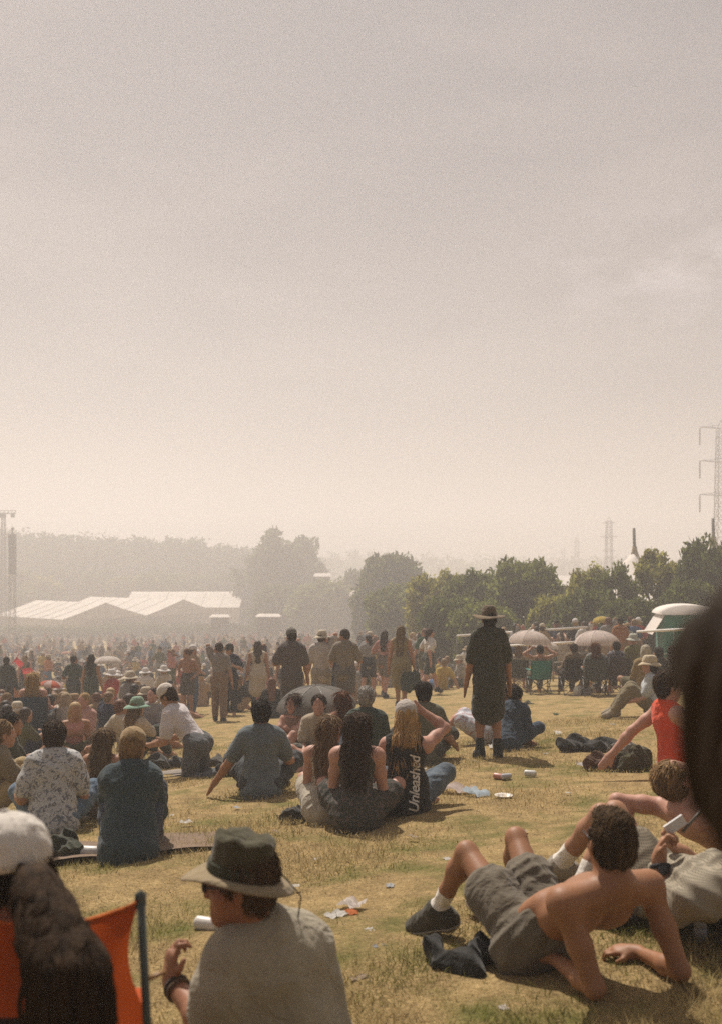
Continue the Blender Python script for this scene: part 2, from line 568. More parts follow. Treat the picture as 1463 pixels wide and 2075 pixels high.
def P_kneel(lean=.5, **kw):
    return pose((0, -.05, .36), (0, lean, 1), ((-.18, .46, .34), (.18, .46, .34)), ((-.12, -.40, .07), (.12, -.40, .07)), knees=((-.1, 1, -.5), (.1, 1, -.5)), toes=((0, -1, -.6), (0, -1, -.6)), **kw)

def frame_of(J):
    sp = nrm(J['neck'] - J['pel'])
    sS = nrm(J['sh'][1] - J['sh'][0])
    sH = nrm(J['hip'][1] - J['hip'][0])
    fw = nrm(np.cross(sp, sS))
    f = nrm(J['face'])
    hu = nrm(J['head'] - J['neck'])
    hu = nrm(hu - f * hu.dot(f)) if abs(hu.dot(f)) < .95 else np.array([0, 0, 1.0])
    if 'hup' in J:
        hu = nrm(V3(J['hup'])); hu = nrm(hu - f * hu.dot(f))
    hs = np.cross(f, hu)
    return sp, sS, sH, fw, f, hu, hs
def trunk_prims(J, o=0.0, fem=False, low=.03):
    o = o - J.get('slim', .007 if fem else .0)
    sp, sS, sH, fw, f, hu, hs = frame_of(J)
    pel, nk = J['pel'], J['neck']
    wa = lerp(pel, nk, .42)
    ch = lerp(pel, nk, .76)
    w = .9 if fem else 1.0
    hw = .162 if fem else .150
    a = [ecap(pel - sp * low, wa, sH, (hw, .122 * w), (.112, .088)), ecap(wa, ch, sS, (.122 * w, .160 * w), (.090, .112)),
         cone(lerp(J['sh'][0], nk, .25), lerp(J['sh'][1], nk, .25), .066, .066, .06)]
    for i in (0, 1):
        a.append(cone(nk + sp * .02 - fw * .012, lerp(J['sh'][i], nk, .3), .048, .05, .05))
        if fem: a.append(ell(lerp(pel, nk, .70) + fw * .085 + sS * (i * 2 - 1) * .07, (sS, sp, fw), (.062, .06, .06), .04))
    return [grow(x, o) for x in a]
def arm_prims(J, i, o=0.0, t0=0.0, t1=2.0, loose=0.0):
    """t: 0 shoulder, 1 elbow, 2 wrist"""
    s, e, w = J['sh'][i], J['el'][i], J['wr'][i]
    o = o - J.get('slim', 0) * .4
    keys = [(0, .056), (.5, .049), (1, .040), (1.3, .043), (2, .028)]
    pt = lambda t: lerp(s, e, t) if t <= 1 else lerp(e, w, t - 1)
    rr = lambda t: float(np.interp(t, [k[0] for k in keys], [k[1] for k in keys]))
    ts = sorted(set([t0] + [k[0] for k in keys if t0 < k[0] < t1] + [t1]))
    return [cone(pt(a), pt(b), rr(a) + o + loose * (a - t0), rr(b) + o + loose * (b - t0), .025) for a, b in zip(ts[:-1], ts[1:])]
def leg_prims(J, i, o=0.0, t0=0.0, t1=2.0, loose=0.0):
    h, k, a = J['hip'][i], J['kn'][i], J['an'][i]
    o = o - J.get('slim', 0) * .7
    keys = [(0, .086), (.5, .075), (1, .054), (1.3, .056), (1.65, .042), (2, .034)]
    pt = lambda t: lerp(h, k, t) if t <= 1 else lerp(k, a, t - 1)
    rr = lambda t: float(np.interp(t, [q[0] for q in keys], [q[1] for q in keys]))
    ts = sorted(set([t0] + [q[0] for q in keys if t0 < q[0] < t1] + [t1]))
    return [cone(pt(x), pt(y), rr(x) + o + loose * (x - t0), rr(y) + o + loose * (y - t0), .03) for x, y in zip(ts[:-1], ts[1:])]
def foot_prims(J, i, o=0.0):
    a, t = J['an'][i], nrm(J['toe'][i])
    sh = nrm(a - J['kn'][i])
    dn = nrm(sh - t * sh.dot(t) + 1e-6)
    hl = a - t * .045 + dn * .045
    bl = a + t * .11 + dn * .055
    tp = a + t * .165 + dn * .06
    return [cone(a, hl, .036 + o, .032 + o, .03), cone(hl, bl, .032 + o, .034 + o, .03), cone(a, bl, .036 + o, .034 + o, .04), cone(bl, tp, .034 + o, .024 + o, .02)]
def hand_prims(J, i, fine):
    e, w = J['el'][i], J['wr'][i]
    d = nrm(w - e)
    hd = nrm(J['hd'][i]) if 'hd' in J and J['hd'][i] is not None else d
    pn = J['pn'][i] if 'pn' in J and J['pn'][i] is not None else np.array([(.8 if i == 0 else -.8), -.3, .2])
    pn = nrm(np.asarray(pn, float) - hd * np.dot(pn, hd))   # palm faces pn
    wd = np.cross(hd, pn) * (1 if i else -1)                 # towards the thumb
    P = [cone(w, w + hd * .03, .028, .028, .02), ell(w + hd * .052, (wd, pn, hd), (.041, .017, .052), .02)]
    if fine:
        cl = J.get('curl', (.5, .5))[i]
        for q, (off, ln) in enumerate([(.030, .070), (.010, .080), (-.011, .075), (-.031, .060)]):
            b = w + hd * (.092 - .006 * abs(q - 1)) + wd * off
            c1 = cl * (1 + .12 * q)
            v1 = nrm(hd * math.cos(c1 * .7) + pn * math.sin(c1 * .7) + wd * off * 1.5)
            v2 = nrm(hd * math.cos(c1 * 1.7) + pn * math.sin(c1 * 1.7) + wd * off)
            v3 = nrm(hd * math.cos(c1 * 2.3) + pn * math.sin(c1 * 2.3))
            m1 = b + v1 * ln * .5
            m2 = m1 + v2 * ln * .32
            P += [cone(b - hd * .02, m1, .0095, .0090, .006), cone(m1, m2, .0090, .0082, .004), cone(m2, m2 + v3 * ln * .24, .0082, .0068, .003)]
        b = w + hd * .028 + wd * .030
        v1 = nrm(hd * .7 + wd * .8 + pn * .35)
        v2 = nrm(hd * 1.0 + wd * .3 + pn * .5)
        P += [cone(w + hd * .02 + wd * .01, b + v1 * .032, .016, .011, .012), cone(b + v1 * .032, b + v1 * .032 + v2 * .03, .0105, .008, .004)]
    else:
        P += [ell(w + hd * .115 + pn * .01, (wd, pn, hd), (.036, .015, .055), .02), cone(w + hd * .03 + wd * .025, w + hd * .085 + wd * .055, .015, .011, .015)]
    return P
def head_prims(J, fine=True):
    sp, sS, sH, fw, f, hu, hs = frame_of(J)
    h, nk = J['head'], J['neck']
    ax = (hs, f, hu)
    P = [ell(h - f * .008 + hu * .022, ax, (.076, .096, .094), .03), ell(h + f * .028 - hu * .045, ax, (.060, .064, .074), .03),
         cone(h + f * .062 - hu * .100, h + f * .058 - hu * .085, .022, .026, .03),
         cone(h + f * .088 + hu * .008, h + f * .104 - hu * .028, .010, .0125, .014),
         cone(nk - sp * .01 - fw * .008, h - hu * .055 - f * .022, .060, .056, .03)]
    for s in (-1, 1):
        P.append(ell(h + hs * s * .077 - f * .010 - hu * .008, (hs, f, hu), (.012, .018, .031), .008))
        P.append(ell(h + f * .055 + hs * s * .038 - hu * .028, ax, (.028, .026, .022), .02))
        P.append(cone(h + f * .082 + hs * s * .018 + hu * .028, h + f * .074 + hs * s * .042 + hu * .026, .010, .009, .012))
    P.append(cone(h + f * .086 - hs * .016 - hu * .060, h + f * .086 + hs * .016 - hu * .060, .009, .009, .008))
    P.append(cone(h + f * .083 - hs * .014 - hu * .074, h + f * .083 + hs * .014 - hu * .074, .009, .009, .008))
    return P
def body_prims(J, fem=False, fine=False):
    P = trunk_prims(J, 0, fem)
    sp, sS, sH, fw, f, hu, hs = frame_of(J)
    for i in (0, 1):
        P += arm_prims(J, i) + hand_prims(J, i, fine) + leg_prims(J, i) + foot_prims(J, i)
        P.append(ell(J['sh'][i] + sS * (2 * i - 1) * .004, (sS, fw, sp), (.058, .060, .062), .04))
        P.append(ell(J['hip'][i] - nrm(np.cross(sp, sH)) * .045 - sp * .02, (sH, fw, sp), (.084, .074, .086), .05))
    P += head_prims(J, fine)
    return P

def bald_split(J, prims):
    return prims
def hair_prims(J, kind):
    sp, sS, sH, fw, f, hu, hs = frame_of(J)
    h, nk = J['head'], J['neck']
    ax = (hs, f, hu)
    cap = [ell(h - f * .022 + hu * .036, ax, (.086, .098, .094), .02), ell(h - f * .048 - hu * .018, ax, (.074, .060, .072), .03)]
    if kind == 'short':
        return cap
    if kind == 'crop':
        return [ell(h - f * .018 + hu * .036, ax, (.081, .096, .089), .02), ell(h - f * .046 - hu * .016, ax, (.068, .056, .062), .03), ell(h + f * .05 + hu * .098, ax, (.06, .05, .025), .03)]
    if kind == 'full':
        return [ell(h - f * .026 + hu * .040, ax, (.102, .108, .104), .02), ell(h - f * .05 - hu * .03, ax, (.09, .07, .085), .03)]
    if kind == 'bun':
        return cap + [ell(h - f * .09 + hu * .10, ax, (.045, .045, .042), .015)]
    if kind == 'pony':
        b = h - f * .118 + hu * .03
        return cap + [cone(h - f * .09 + hu * .03, b, .03, .03, .02), cone(b, b - hu * .14 - f * .01, .038, .040, .02), cone(b - hu * .14 - f * .01, b - hu * .27 + f * .01, .040, .016, .02)]
    # long: falls over the back
    bk = nk - fw * .098
    L = .22 if kind == 'long' else (.06 if kind == 'bob' else .36)
    P = cap + [ecap(h - f * .045 - hu * .01, nk - fw * .06 + sp * .02, hs, (.092, .098), (.062, .055), .04)]
    if L > .1:
        P.append(ecap(nk - fw * .07 + sp * .02, bk - sp * L, sS, (.104, .075), (.046, .028), .04))
    else:
        P.append(ecap(h - f * .02 - hu * .05, h - f * .03 - hu * .11, hs, (.10, .10), (.07, .06), .04))
    return P

def garment(J, kind, fem=False, feet=(0, 1)):
    """primitives and wrinkle depth of one piece of clothing"""
    sp, sS, sH, fw, f, hu, hs = frame_of(J)
    P, amp = [], .0035
    pel, nk = J['pel'], J['neck']
    if kind in ('tee', 'loose_tee', 'shirt', 'hoodie', 'vest', 'top', 'sweater'):
        o = {'tee': .016, 'loose_tee': .040, 'shirt': .026, 'hoodie': .034, 'vest': .034, 'top': .010, 'sweater': .026}[kind]
        T = trunk_prims(J, o, fem, low=(.03 if kind == 'top' else .10 if pel[2] < .2 else .07 if sp[2] > .9 else -.04))
        if kind == 'top':
            T = T[:2] + [grow(x, -.004) for x in T[2:3]]
        if kind == 'vest':
            T = T[:2] + [cone(lerp(J['sh'][0], nk, .42), lerp(J['sh'][1], nk, .42), .074, .074, .05), T[3], T[-1] if not fem else T[4]]
        P += T
        if kind not in ('top',) and pel[2] < .2:
            bk = nrm(np.cross(sH, sp))
            P.append(ecap(lerp(pel, nk, .25) + bk * .0, pel - sp * .055 + bk * .035, sH, (.150 + o, .182 + o * .7), (.100 + o, .142 + o * .7), .06))
        if kind in ('tee', 'loose_tee', 'shirt'):
            for i in (0, 1): P += arm_prims(J, i, o * .75 + .004, 0, .72, .018)
        if kind in ('hoodie', 'sweater'):
            for i in (0, 1): P += arm_prims(J, i, .018, 0, 1.93, .0)
        if kind in ('hoodie',):
            P.append(ell(nk - fw * .07 + sp * .01, (sS, fw, sp), (.10, .05, .07), .05))
        amp = .0055 if kind in ('loose_tee', 'hoodie', 'shirt') else .0035
    elif kind in ('shorts', 'trousers', 'leggings', 'briefs'):
        t1 = {'shorts': .78, 'trousers': 1.93, 'leggings': 1.93, 'briefs': .25}[kind]
        o = {'shorts': .020, 'trousers': .018, 'leggings': .008, 'briefs': .010}[kind]
        P.append(ecap(pel - sp * .03, lerp(pel, nk, .22), sH, (.158 + o, .146 + o * .6), (.116 + o, .104 + o * .6), .05))
        for i in (0, 1):
            P += leg_prims(J, i, o, 0, t1, .016 if kind == 'shorts' else (.008 if kind == 'trousers' else 0))
            P.append(ell(J['hip'][i] - nrm(np.cross(sp, sH)) * .045 - sp * .02, (sH, fw, sp), (.084 + o, .074 + o, .086 + o), .05))
        amp = .005 if kind != 'leggings' else .002
    elif kind in ('dress', 'skirt', 'shift'):
        if kind != 'skirt': P += trunk_prims(J, .018 if kind == 'dress' else .030, fem)
        if kind == 'shift':
            for i in (0, 1): P += arm_prims(J, i, .020, 0, .80, .02)
        t1 = .72 if kind == 'skirt' else .90
        km = [lerp(J['hip'][i], J['kn'][i], t1) for i in (0, 1)]
        d = nrm(km[0] + km[1] - 2 * pel)
        bk = nrm(np.cross(sH, sp))
        P.append(ecap(lerp(pel, nk, .2), pel - sp * .05 + bk * .03, sH, (.165, .19), (.12, .15), .06))
        if d[2] < -.8:
            P.append(ecap(pel + bk * .02, .5 * (km[0] + km[1]) + bk * .02, sH, (.175, .20), (.15, .165), .05))
            P.append(ecap(pel, .5 * (km[0] + km[1]), sH, (.160, .190), (.130, .155), .05))
        else:
            for i in (0, 1): P += leg_prims(J, i, .030, 0, t1, .01)
            P.append(ecap(pel, .5 * (km[0] + km[1]), sH, (.17, .17), (.12, .07), .08))
        amp = .007
    elif kind in ('shoes', 'boots'):
        for i in feet:
            P += foot_prims(J, i, .012)
            if kind == 'boots': P += leg_prims(J, i, .014, 1.72, 2.0)
        amp = .0
    elif kind == 'socks':
        for i in feet: P += leg_prims(J, i, .008, 1.68, 2.0) + foot_prims(J, i, .005)
        amp = .001
    return P, amp
def hat_mesh(kind, J, mb_brim=None):
    """returns list of (part name, mesh) placed on the head"""
    sp, sS, sH, fw, f, hu, hs = frame_of(J)
    R = Matrix((hs, f, hu)).transposed()
    c = J['head'] + hu * .052 - f * .006
    out = []
    if kind in ('cap', 'cap_back'):
        m = MB()
        prof = [(.096, -.014), (.0985, .012), (.095, .042), (.083, .070), (.062, .092), (.034, .106), (.012, .111), (.0, .112)]
        m.lathe(prof, 24, c, .93, 1.08, R)
        m.lathe([(.010, .110), (.010, .116), (.0, .118)], 8, c, 1, 1, R)
        vs, fs = [], []
        s = 1 if kind == 'cap' else -1
        for i in range(9):
            a = math.radians(-62 + 124 * i / 8)
            for j in range(5):
                t = j / 4
                rr = .098 + .075 * t * math.cos(a * .9)
                z = -.010 - .020 * t - .02 * math.sin(a) ** 2
                for dz in (0, -.004):
                    vs.append(Vector(c) + R @ Vector((rr * math.sin(a) * .93, s * rr * math.cos(a) * 1.08, z + dz)))
        for i in range(8):
            for j in range(4):
                q = [((i + a) * 5 + j + b) * 2 for a, b in ((0, 0), (1, 0), (1, 1), (0, 1))]
                fs.append(q); fs.append([x + 1 for x in q][::-1])
            q = [((i + a) * 5 + 4) * 2 for a in (0, 1)]
            fs.append((q[0], q[1], q[1] + 1, q[0] + 1))
        v = MB(); v.add(vs, fs)
        return [('cap', m.mesh('cap')), ('visor', v.mesh('visor'))]
    br = {'bucket': .060, 'wide': .105, 'boonie': .075, 'sun': .085}[kind]
    dp = {'bucket': .035, 'wide': .012, 'boonie': .018, 'sun': .030}[kind]
    ht = {'bucket': .085, 'wide': .098, 'boonie': .095, 'sun': .090}[kind]
    sq = {'bucket': .80, 'wide': .74, 'boonie': .90, 'sun': .72}[kind]
    m = MB()
    prof = [(.101, -.016), (.101, .0), (.098, .03), (.094 * (sq + 1) / 2 + .003, ht * .7), (.092 * sq, ht * .96), (.080 * sq, ht * 1.02), (.04 * sq, ht * 1.02), (0, ht * 1.0)]
    m.lathe(prof, 28, c, .93, 1.09, R)
    b = MB()
    wob = lambda r, t: (r - .1) * (.16 * math.cos(2 * t + .5) + .08 * math.sin(3 * t))
    pb = [(.099, -.012), (.10 + br * .5, -.014 - dp * .4), (.10 + br, -.016 - dp), (.10 + br, -.021 - dp), (.10 + br * .5, -.019 - dp * .4), (.099, -.018)]
    b.lathe(pb, 36, c, .95, 1.06, R, wob)
    return [('hat_crown', m.mesh('hat_crown')), ('hat_brim', b.mesh('hat_brim'))]

def hair_tufts(hair, n, ln, r, col, flow, seed=1, lift=.25, wave=.0):
    """loose strands lying over a hair mesh; flow(p, normal) gives the combing direction"""
    me = hair.data
    k = len(me.vertices)
    co = np.zeros(k * 3); no = np.zeros(k * 3)
    me.vertices.foreach_get('co', co); me.vertices.foreach_get('normal', no)
    co, no = co.reshape(-1, 3), no.reshape(-1, 3)
    rng = np.random.default_rng(seed)
    m = MB()
    for i in rng.integers(0, k, n):
        p, nn = co[i], no[i]
        d = flow(p, nn)
        if d is nn: continue
        d = d + rng.normal(0, .28, 3)
        d = d - nn * d.dot(nn)
        if np.linalg.norm(d) < .05: continue
        d = nrm(d)
        l = ln * rng.uniform(.6, 1.4); ph = rng.uniform(0, 6)
        sd = np.cross(nn, d)
        pts = [p + d * l * t + nn * (.001 + lift * l * (t - 1.1 * t * t)) + sd * wave * math.sin(ph + 5 * t) * t for t in (0, .35, .7, 1.0)]
        m.tube(pts, [r, r * .95, r * .7, r * .2], 3)
    return m.build('hair_strands', M_HAIR, hair, col)
SK = dict(fair=(.42, .235, .155), tan=(.34, .175, .10), pink=(.45, .245, .18), brown=(.24, .125, .075), dark=(.12, .065, .04))
HR = dict(brown=(.045, .027, .016), dark=(.018, .013, .010), blond=(.36, .24, .11), light=(.20, .125, .06), auburn=(.12, .045, .02), grey=(.30, .28, .25))
def footwear(t, J, kind, h, col):
    for i in (0, 1):
        P, amp = garment(J, kind, feet=(i,))
        link(dict(shoes='shoe', boots='boot', socks='sock')[kind], sdf_mesh('foot', P, h, folds(.001, 3) if h < .009 else None), M_CLOTH, t, col)
        if kind == 'shoes' and h < .0095:
            o = bpy.data.objects[-1] if False else t.children[-1]
            a, tv = J['an'][i], nrm(J['toe'][i])
            sh = nrm(a - J['kn'][i]); dn = nrm(sh - tv * sh.dot(tv) + 1e-6)
            S = [grow(x, .017) for x in foot_prims(J, i)]
            link('sole', sdf_mesh('sole', S, .006, None, lambda Q: .068 - (Q - a) @ dn), M_PLAST, o, (.30, .27, .22))
            m = MB()
            sd = np.cross(tv, dn)
            for k in range(5):
                c = a + tv * (.045 + .018 * k) + dn * (-.004 + .0085 * k)
                m.tube([c - sd * .022, c - dn * .006, c + sd * .022], .003, 5)
            m.build('laces', M_CLOTH, o, (.42, .38, .32))
def person(label, J, loc, rz=0.0, wear=(), skin='fair', hair=('short', 'brown'), hat=None, fem=False, h=.012, fine=False, scale=1.0, group=None, mats=None):
    """one person: body (skin), hair and clothing as children of an Empty on the ground"""
    t = thing('person', label, 'person', loc, rz, group, scale)
    link('body', sdf_mesh('body', body_prims(J, fem, fine), h), M_SKIN, t, SK[skin])
    if hair:
        big = hair[0] in ('long', 'verylong')
        hc = HR[hair[1]] if isinstance(hair[1], str) else hair[1]
        ho = link('hair', sdf_mesh('hair', hair_prims(J, hair[0]), h, strands(.004 if big else .002)), M_HAIR, t, tuple(x * .8 for x in hc))
        if h < .0145:
            fc = nrm(J['face'])
            dn = np.array([0, 0, -1.0])
            top = J['head'][2] + (.015 if hat else 9)
            if big: hair_tufts(ho, 900, .11, .0028, tuple(x * 1.15 for x in hc), lambda p, nn: (dn - fc * .2) if p[2] < top else nn, len(label), .08, .010)
            else: hair_tufts(ho, 520, .045, .0026, tuple(x * 1.15 for x in hc), lambda p, nn: nn if p[2] > top else (dn - fc * .7 if p[2] > J['head'][2] - .02 else dn), len(label), .35)
    t_parts = {}
    for q, w in enumerate(wear):
        if w[0] in ('shoes', 'boots'):
            footwear(t, J, w[0], h, w[1])
            continue
        P, amp = garment(J, w[0], fem)
        nm = {'loose_tee': 'tee', 'vest': 'sleeveless_top', 'shift': 'long_shirt'}.get(w[0], w[0])
        mt = w[2] if len(w) > 2 else M_CLOTH
        o = link(nm, sdf_mesh(nm, P, h, folds(amp, 1.0, q * 1.7 + len(label)) if amp else None), mt, t, w[1])
        t_parts[nm] = o
    if hat:
        for k, (nm, me) in enumerate(hat_mesh(hat[0], J)):
            link(nm, me, M_CLOTH, t, hat[1 + k] if len(hat) > 1 + k else hat[1])
    t_parts['root'] = t
    return t_parts
def dup(root, loc, rz, label=None, group=None, scale=None, colors=None):
    r = root.copy(); COL.objects.link(r)
    r.location = loc; r.rotation_euler = (0, 0, rz)
    if scale: r.scale = (scale,) * 3
    if label: r['label'] = label
    if group: r['group'] = group
    for ch in root.children:
        c = ch.copy(); COL.objects.link(c); c.parent = r
        nm = ch.name.split('.')[0]
        if colors and nm in colors: c.color = (*colors[nm], 1)
        for g in ch.children:
            d = g.copy(); COL.objects.link(d); d.parent = c
    return r

# ------------------------------------------------------------------ ground
def ground_material():
    m, n, o = nodes_of('dry_grass_ground')
    k = n.links.new
    b = n.nodes.new('ShaderNodeBsdfPrincipled')
    b.inputs['Roughness'].default_value = 0.95
    b.inputs['Specular IOR Level'].default_value = 0.1
    g = n.nodes.new('ShaderNodeNewGeometry')
    def noise(s, d, r=.55):
        z = n.nodes.new('ShaderNodeTexNoise')
        z.inputs['Scale'].default_value = s; z.inputs['Detail'].default_value = d; z.inputs['Roughness'].default_value = r
        k(g.outputs['Position'], z.inputs['Vector'])
        return z
    def ramp(src, p0, c0, p1, c1):
        r = n.nodes.new('ShaderNodeValToRGB')
        r.color_ramp.elements[0].position = p0; r.color_ramp.elements[0].color = (*c0, 1)
        r.color_ramp.elements[1].position = p1; r.color_ramp.elements[1].color = (*c1, 1)
        k(src, r.inputs['Fac'])
        return r
    def mix(f, a, c, blend='MIX'):
        x = n.nodes.new('ShaderNodeMix'); x.data_type = 'RGBA'; x.blend_type = blend
        if isinstance(f, float): x.inputs[0].default_value = f
        else: k(f, x.inputs[0])
        k(a, x.inputs[6]); k(c, x.inputs[7])
        return x.outputs[2]
    fine = ramp(noise(55, 5, .7).outputs['Fac'], .30, (.22, .15, .065), .72, (.60, .455, .24))
    mid = ramp(noise(6, 4).outputs['Fac'], .3, (.62, .60, .55), .7, (1.1, 1.08, 1.0))
    c = mix(1.0, fine.outputs['Color'], mid.outputs['Color'], 'MULTIPLY')
    gr = ramp(noise(38, 4, .7).outputs['Fac'], .3, (.06, .075, .016), .75, (.20, .20, .06))
    pt = ramp(noise(1.6, 5, .65).outputs['Fac'], .50, (0, 0, 0), .68, (.85, .85, .85))
    c = mix(pt.outputs['Color'], c, gr.outputs['Color'])
    k(c, b.inputs['Base Color'])
    bp = n.nodes.new('ShaderNodeBump'); bp.inputs['Strength'].default_value = .9; bp.inputs['Distance'].default_value = .03
    k(noise(45, 5, .7).outputs['Fac'], bp.inputs['Height'])
    k(bp.outputs['Normal'], b.inputs['Normal'])
    k(b.outputs[0], o.inputs['Surface'])
    return m
def build_ground():
    ys = np.concatenate([np.arange(-6, 14, .12), np.arange(14, 40, .4), np.arange(40, 240, 3), np.arange(240, 901, 30)])
    xs = np.concatenate([-np.geomspace(6, 900, 40)[::-1], np.arange(-5.88, 5.9, .12), np.geomspace(6, 900, 40)])
    X, Y = np.meshgrid(xs, ys)
    Z = gza(X, Y)
    near = np.clip((26 - Y) / 10, 0, 1)
    Z = Z + near * (.012 * np.sin(2.1 * X + 1.3 * np.sin(1.7 * Y)) + .010 * np.sin(3.3 * Y + 2 * np.sin(2.3 * X)) + .006 * np.sin(9 * X + 7 * Y))
    ny, nx = X.shape
    idx = np.arange(ny * nx).reshape(ny, nx)
    F = np.stack([idx[:-1, :-1], idx[:-1, 1:], idx[1:, 1:], idx[1:, :-1]], -1).reshape(-1, 4)
    o = link('ground', np_mesh('ground', np.stack([X, Y, Z], -1).reshape(-1, 3), F), ground_material())
    return tag(o, 'trampled dry straw coloured grass field sloping down to the tents', 'ground', kind='structure')
build_ground()

def grass_material():
    m, n, o = nodes_of('grass_blades')
    k = n.links.new
    g = n.nodes.new('ShaderNodeNewGeometry')
    z = n.nodes.new('ShaderNodeTexNoise'); z.inputs['Scale'].default_value = 1.6; z.inputs['Detail'].default_value = 5; z.inputs['Roughness'].default_value = .65
    k(g.outputs['Position'], z.inputs['Vector'])
    r = n.nodes.new('ShaderNodeValToRGB')
    r.color_ramp.elements[0].position = .49; r.color_ramp.elements[0].color = (.46, .365, .185, 1)
    r.color_ramp.elements[1].position = .66; r.color_ramp.elements[1].color = (.23, .235, .06, 1)
    k(z.outputs['Fac'], r.inputs['Fac'])
    w = n.nodes.new('ShaderNodeTexWhiteNoise')
    sc = n.nodes.new('ShaderNodeMapRange'); sc.inputs['To Min'].default_value = .55; sc.inputs['To Max'].default_value = 1.35
    k(g.outputs['Random Per Island'], sc.inputs['Value'])
    vm = n.nodes.new('ShaderNodeVectorMath'); vm.operation = 'SCALE'
    k(r.outputs['Color'], vm.inputs[0]); k(sc.outputs['Result'], vm.inputs['Scale'])
    d = n.nodes.new('ShaderNodeBsdfDiffuse'); t = n.nodes.new('ShaderNodeBsdfTranslucent')
    k(vm.outputs['Vector'], d.inputs['Color']); k(vm.outputs['Vector'], t.inputs['Color'])
    ms = n.nodes.new('ShaderNodeMixShader'); ms.inputs[0].default_value = .35
    k(d.outputs[0], ms.inputs[1]); k(t.outputs[0], ms.inputs[2]); k(ms.outputs[0], o.inputs['Surface'])
    return m
def build_grass(n=190000):
    y = 2.0 + 13.0 * RNG.random(n) ** 1.7
    x = (RNG.random(n) - .5) * (0.80 * y + .5)
    pat = np.sin(1.9 * x + 2.3 * y) + np.sin(3.7 * x - 2.9 * y + 1.0) + np.sin(.9 * y - 1.3 * x)
    keep = RNG.random(n) < np.clip(.62 + .25 * pat, .12, 1)
    x, y = x[keep], y[keep]
    n = len(x)
    z = gza(x, y) + .004
    a = RNG.random(n) * 2 * np.pi
    ln = RNG.uniform(.018, .055, n) * (1 + .4 * np.clip(pat[keep], -1, 2))
    w = RNG.uniform(.0012, .0026, n) * (1 + y * .10)
    lean = RNG.uniform(.4, 1.6, n)
    p = np.stack([x, y, z], 1)
    side = np.stack([np.cos(a), np.sin(a), 0 * a], 1) * w[:, None]
    b2 = a + np.pi / 2 + RNG.normal(0, .6, n)
    tip = p + np.stack([np.cos(b2) * lean * ln, np.sin(b2) * lean * ln, ln], 1) / np.sqrt(1 + lean ** 2)[:, None]
    V = np.stack([p - side, p + side, tip], 1).reshape(-1, 3)
    F = np.arange(n * 3).reshape(-1, 3)
    o = link('grass', np_mesh('grass', V, F, False), grass_material())
    tag(o, 'short dry grass blades with greener tufts over the field', 'grass', kind='stuff')
build_grass()
def build_tufts(n=60000):
    """longer greener grass where the field was not trodden down, close to the camera"""
    y = 2.5 + 3.4 * RNG.random(n) ** 1.2
    x = RNG.uniform(-.40, .40, n) * y
    pat = np.sin(4.1 * x + 1.7 * y) + np.sin(7.3 * x - 5.1 * y + 2) + np.sin(3.1 * y + 1.0) + 1.3 * np.clip((x / y - .05) * 4, -1, 1) + (4.3 - y) * .7
    keep = RNG.random(n) < np.clip(.22 * pat, 0, .8)
    x, y, pt = x[keep], y[keep], pat[keep]
    n = len(x)
    a = RNG.random(n) * 2 * np.pi; b = RNG.random(n) * 2 * np.pi
    ln = RNG.uniform(.03, .085, n) * np.clip(.5 + .25 * pt, .5, 1.3)
    p = np.stack([x, y, gza(x, y)], 1)
    sd = np.stack([np.cos(a), np.sin(a), 0 * a], 1) * RNG.uniform(.0012, .0024, n)[:, None]
    le = RNG.uniform(.3, 1.2, n)
    dv = np.stack([np.cos(b) * le, np.sin(b) * le, np.ones(n)], 1) / np.sqrt(1 + le ** 2)[:, None]
    mid = p + dv * (ln * .55)[:, None]
    tip = p + (dv * np.array([1.5, 1.5, .85])) * ln[:, None]
    V = np.stack([p - sd, p + sd, mid + sd * .7, mid - sd * .7, tip], 1).reshape(-1, 3)
    k = np.arange(n) * 5
    F = np.concatenate([np.stack([k, k + 1, k + 2], 1), np.stack([k, k + 2, k + 3], 1), np.stack([k + 3, k + 2, k + 4], 1)])
    m = leaf_mat('green_grass', (.150, .155, .040), .4)
    tag(link('grass_tufts', np_mesh('grass_tufts', V, F, False), m), 'longer green and straw grass tufts at the near end of the field', 'grass', kind='stuff')

# ------------------------------------------------------------------ trees and hedges
def leaf_mat(name, c, tr=.4):
    if name in MATS: return MATS[name]
    m, n, o = nodes_of(name)
    k = n.links.new
    g = n.nodes.new('ShaderNodeNewGeometry')
    sc = n.nodes.new('ShaderNodeMapRange'); sc.inputs['To Min'].default_value = .5; sc.inputs['To Max'].default_value = 1.5
    k(g.outputs['Random Per Island'], sc.inputs['Value'])
    oi = n.nodes.new('ShaderNodeObjectInfo')
    s2 = n.nodes.new('ShaderNodeMapRange'); s2.inputs['To Min'].default_value = .8; s2.inputs['To Max'].default_value = 1.2
    k(oi.outputs['Random'], s2.inputs['Value'])
    mu = n.nodes.new('ShaderNodeMath'); mu.operation = 'MULTIPLY'
    k(sc.outputs['Result'], mu.inputs[0]); k(s2.outputs['Result'], mu.inputs[1])
    vm = n.nodes.new('ShaderNodeVectorMath'); vm.operation = 'SCALE'; vm.inputs[0].default_value = c
    k(mu.outputs[0], vm.inputs['Scale'])
    d = n.nodes.new('ShaderNodeBsdfDiffuse'); t = n.nodes.new('ShaderNodeBsdfTranslucent')
    k(vm.outputs['Vector'], d.inputs['Color']); k(vm.outputs['Vector'], t.inputs['Color'])
    ms = n.nodes.new('ShaderNodeMixShader'); ms.inputs[0].default_value = tr
    k(d.outputs[0], ms.inputs[1]); k(t.outputs[0], ms.inputs[2]); k(ms.outputs[0], o.inputs['Surface'])
    MATS[name] = m
    return m
build_tufts()
M_BARK = basic('bark', (.10, .075, .05), .95, .3, 14, .6, 30)
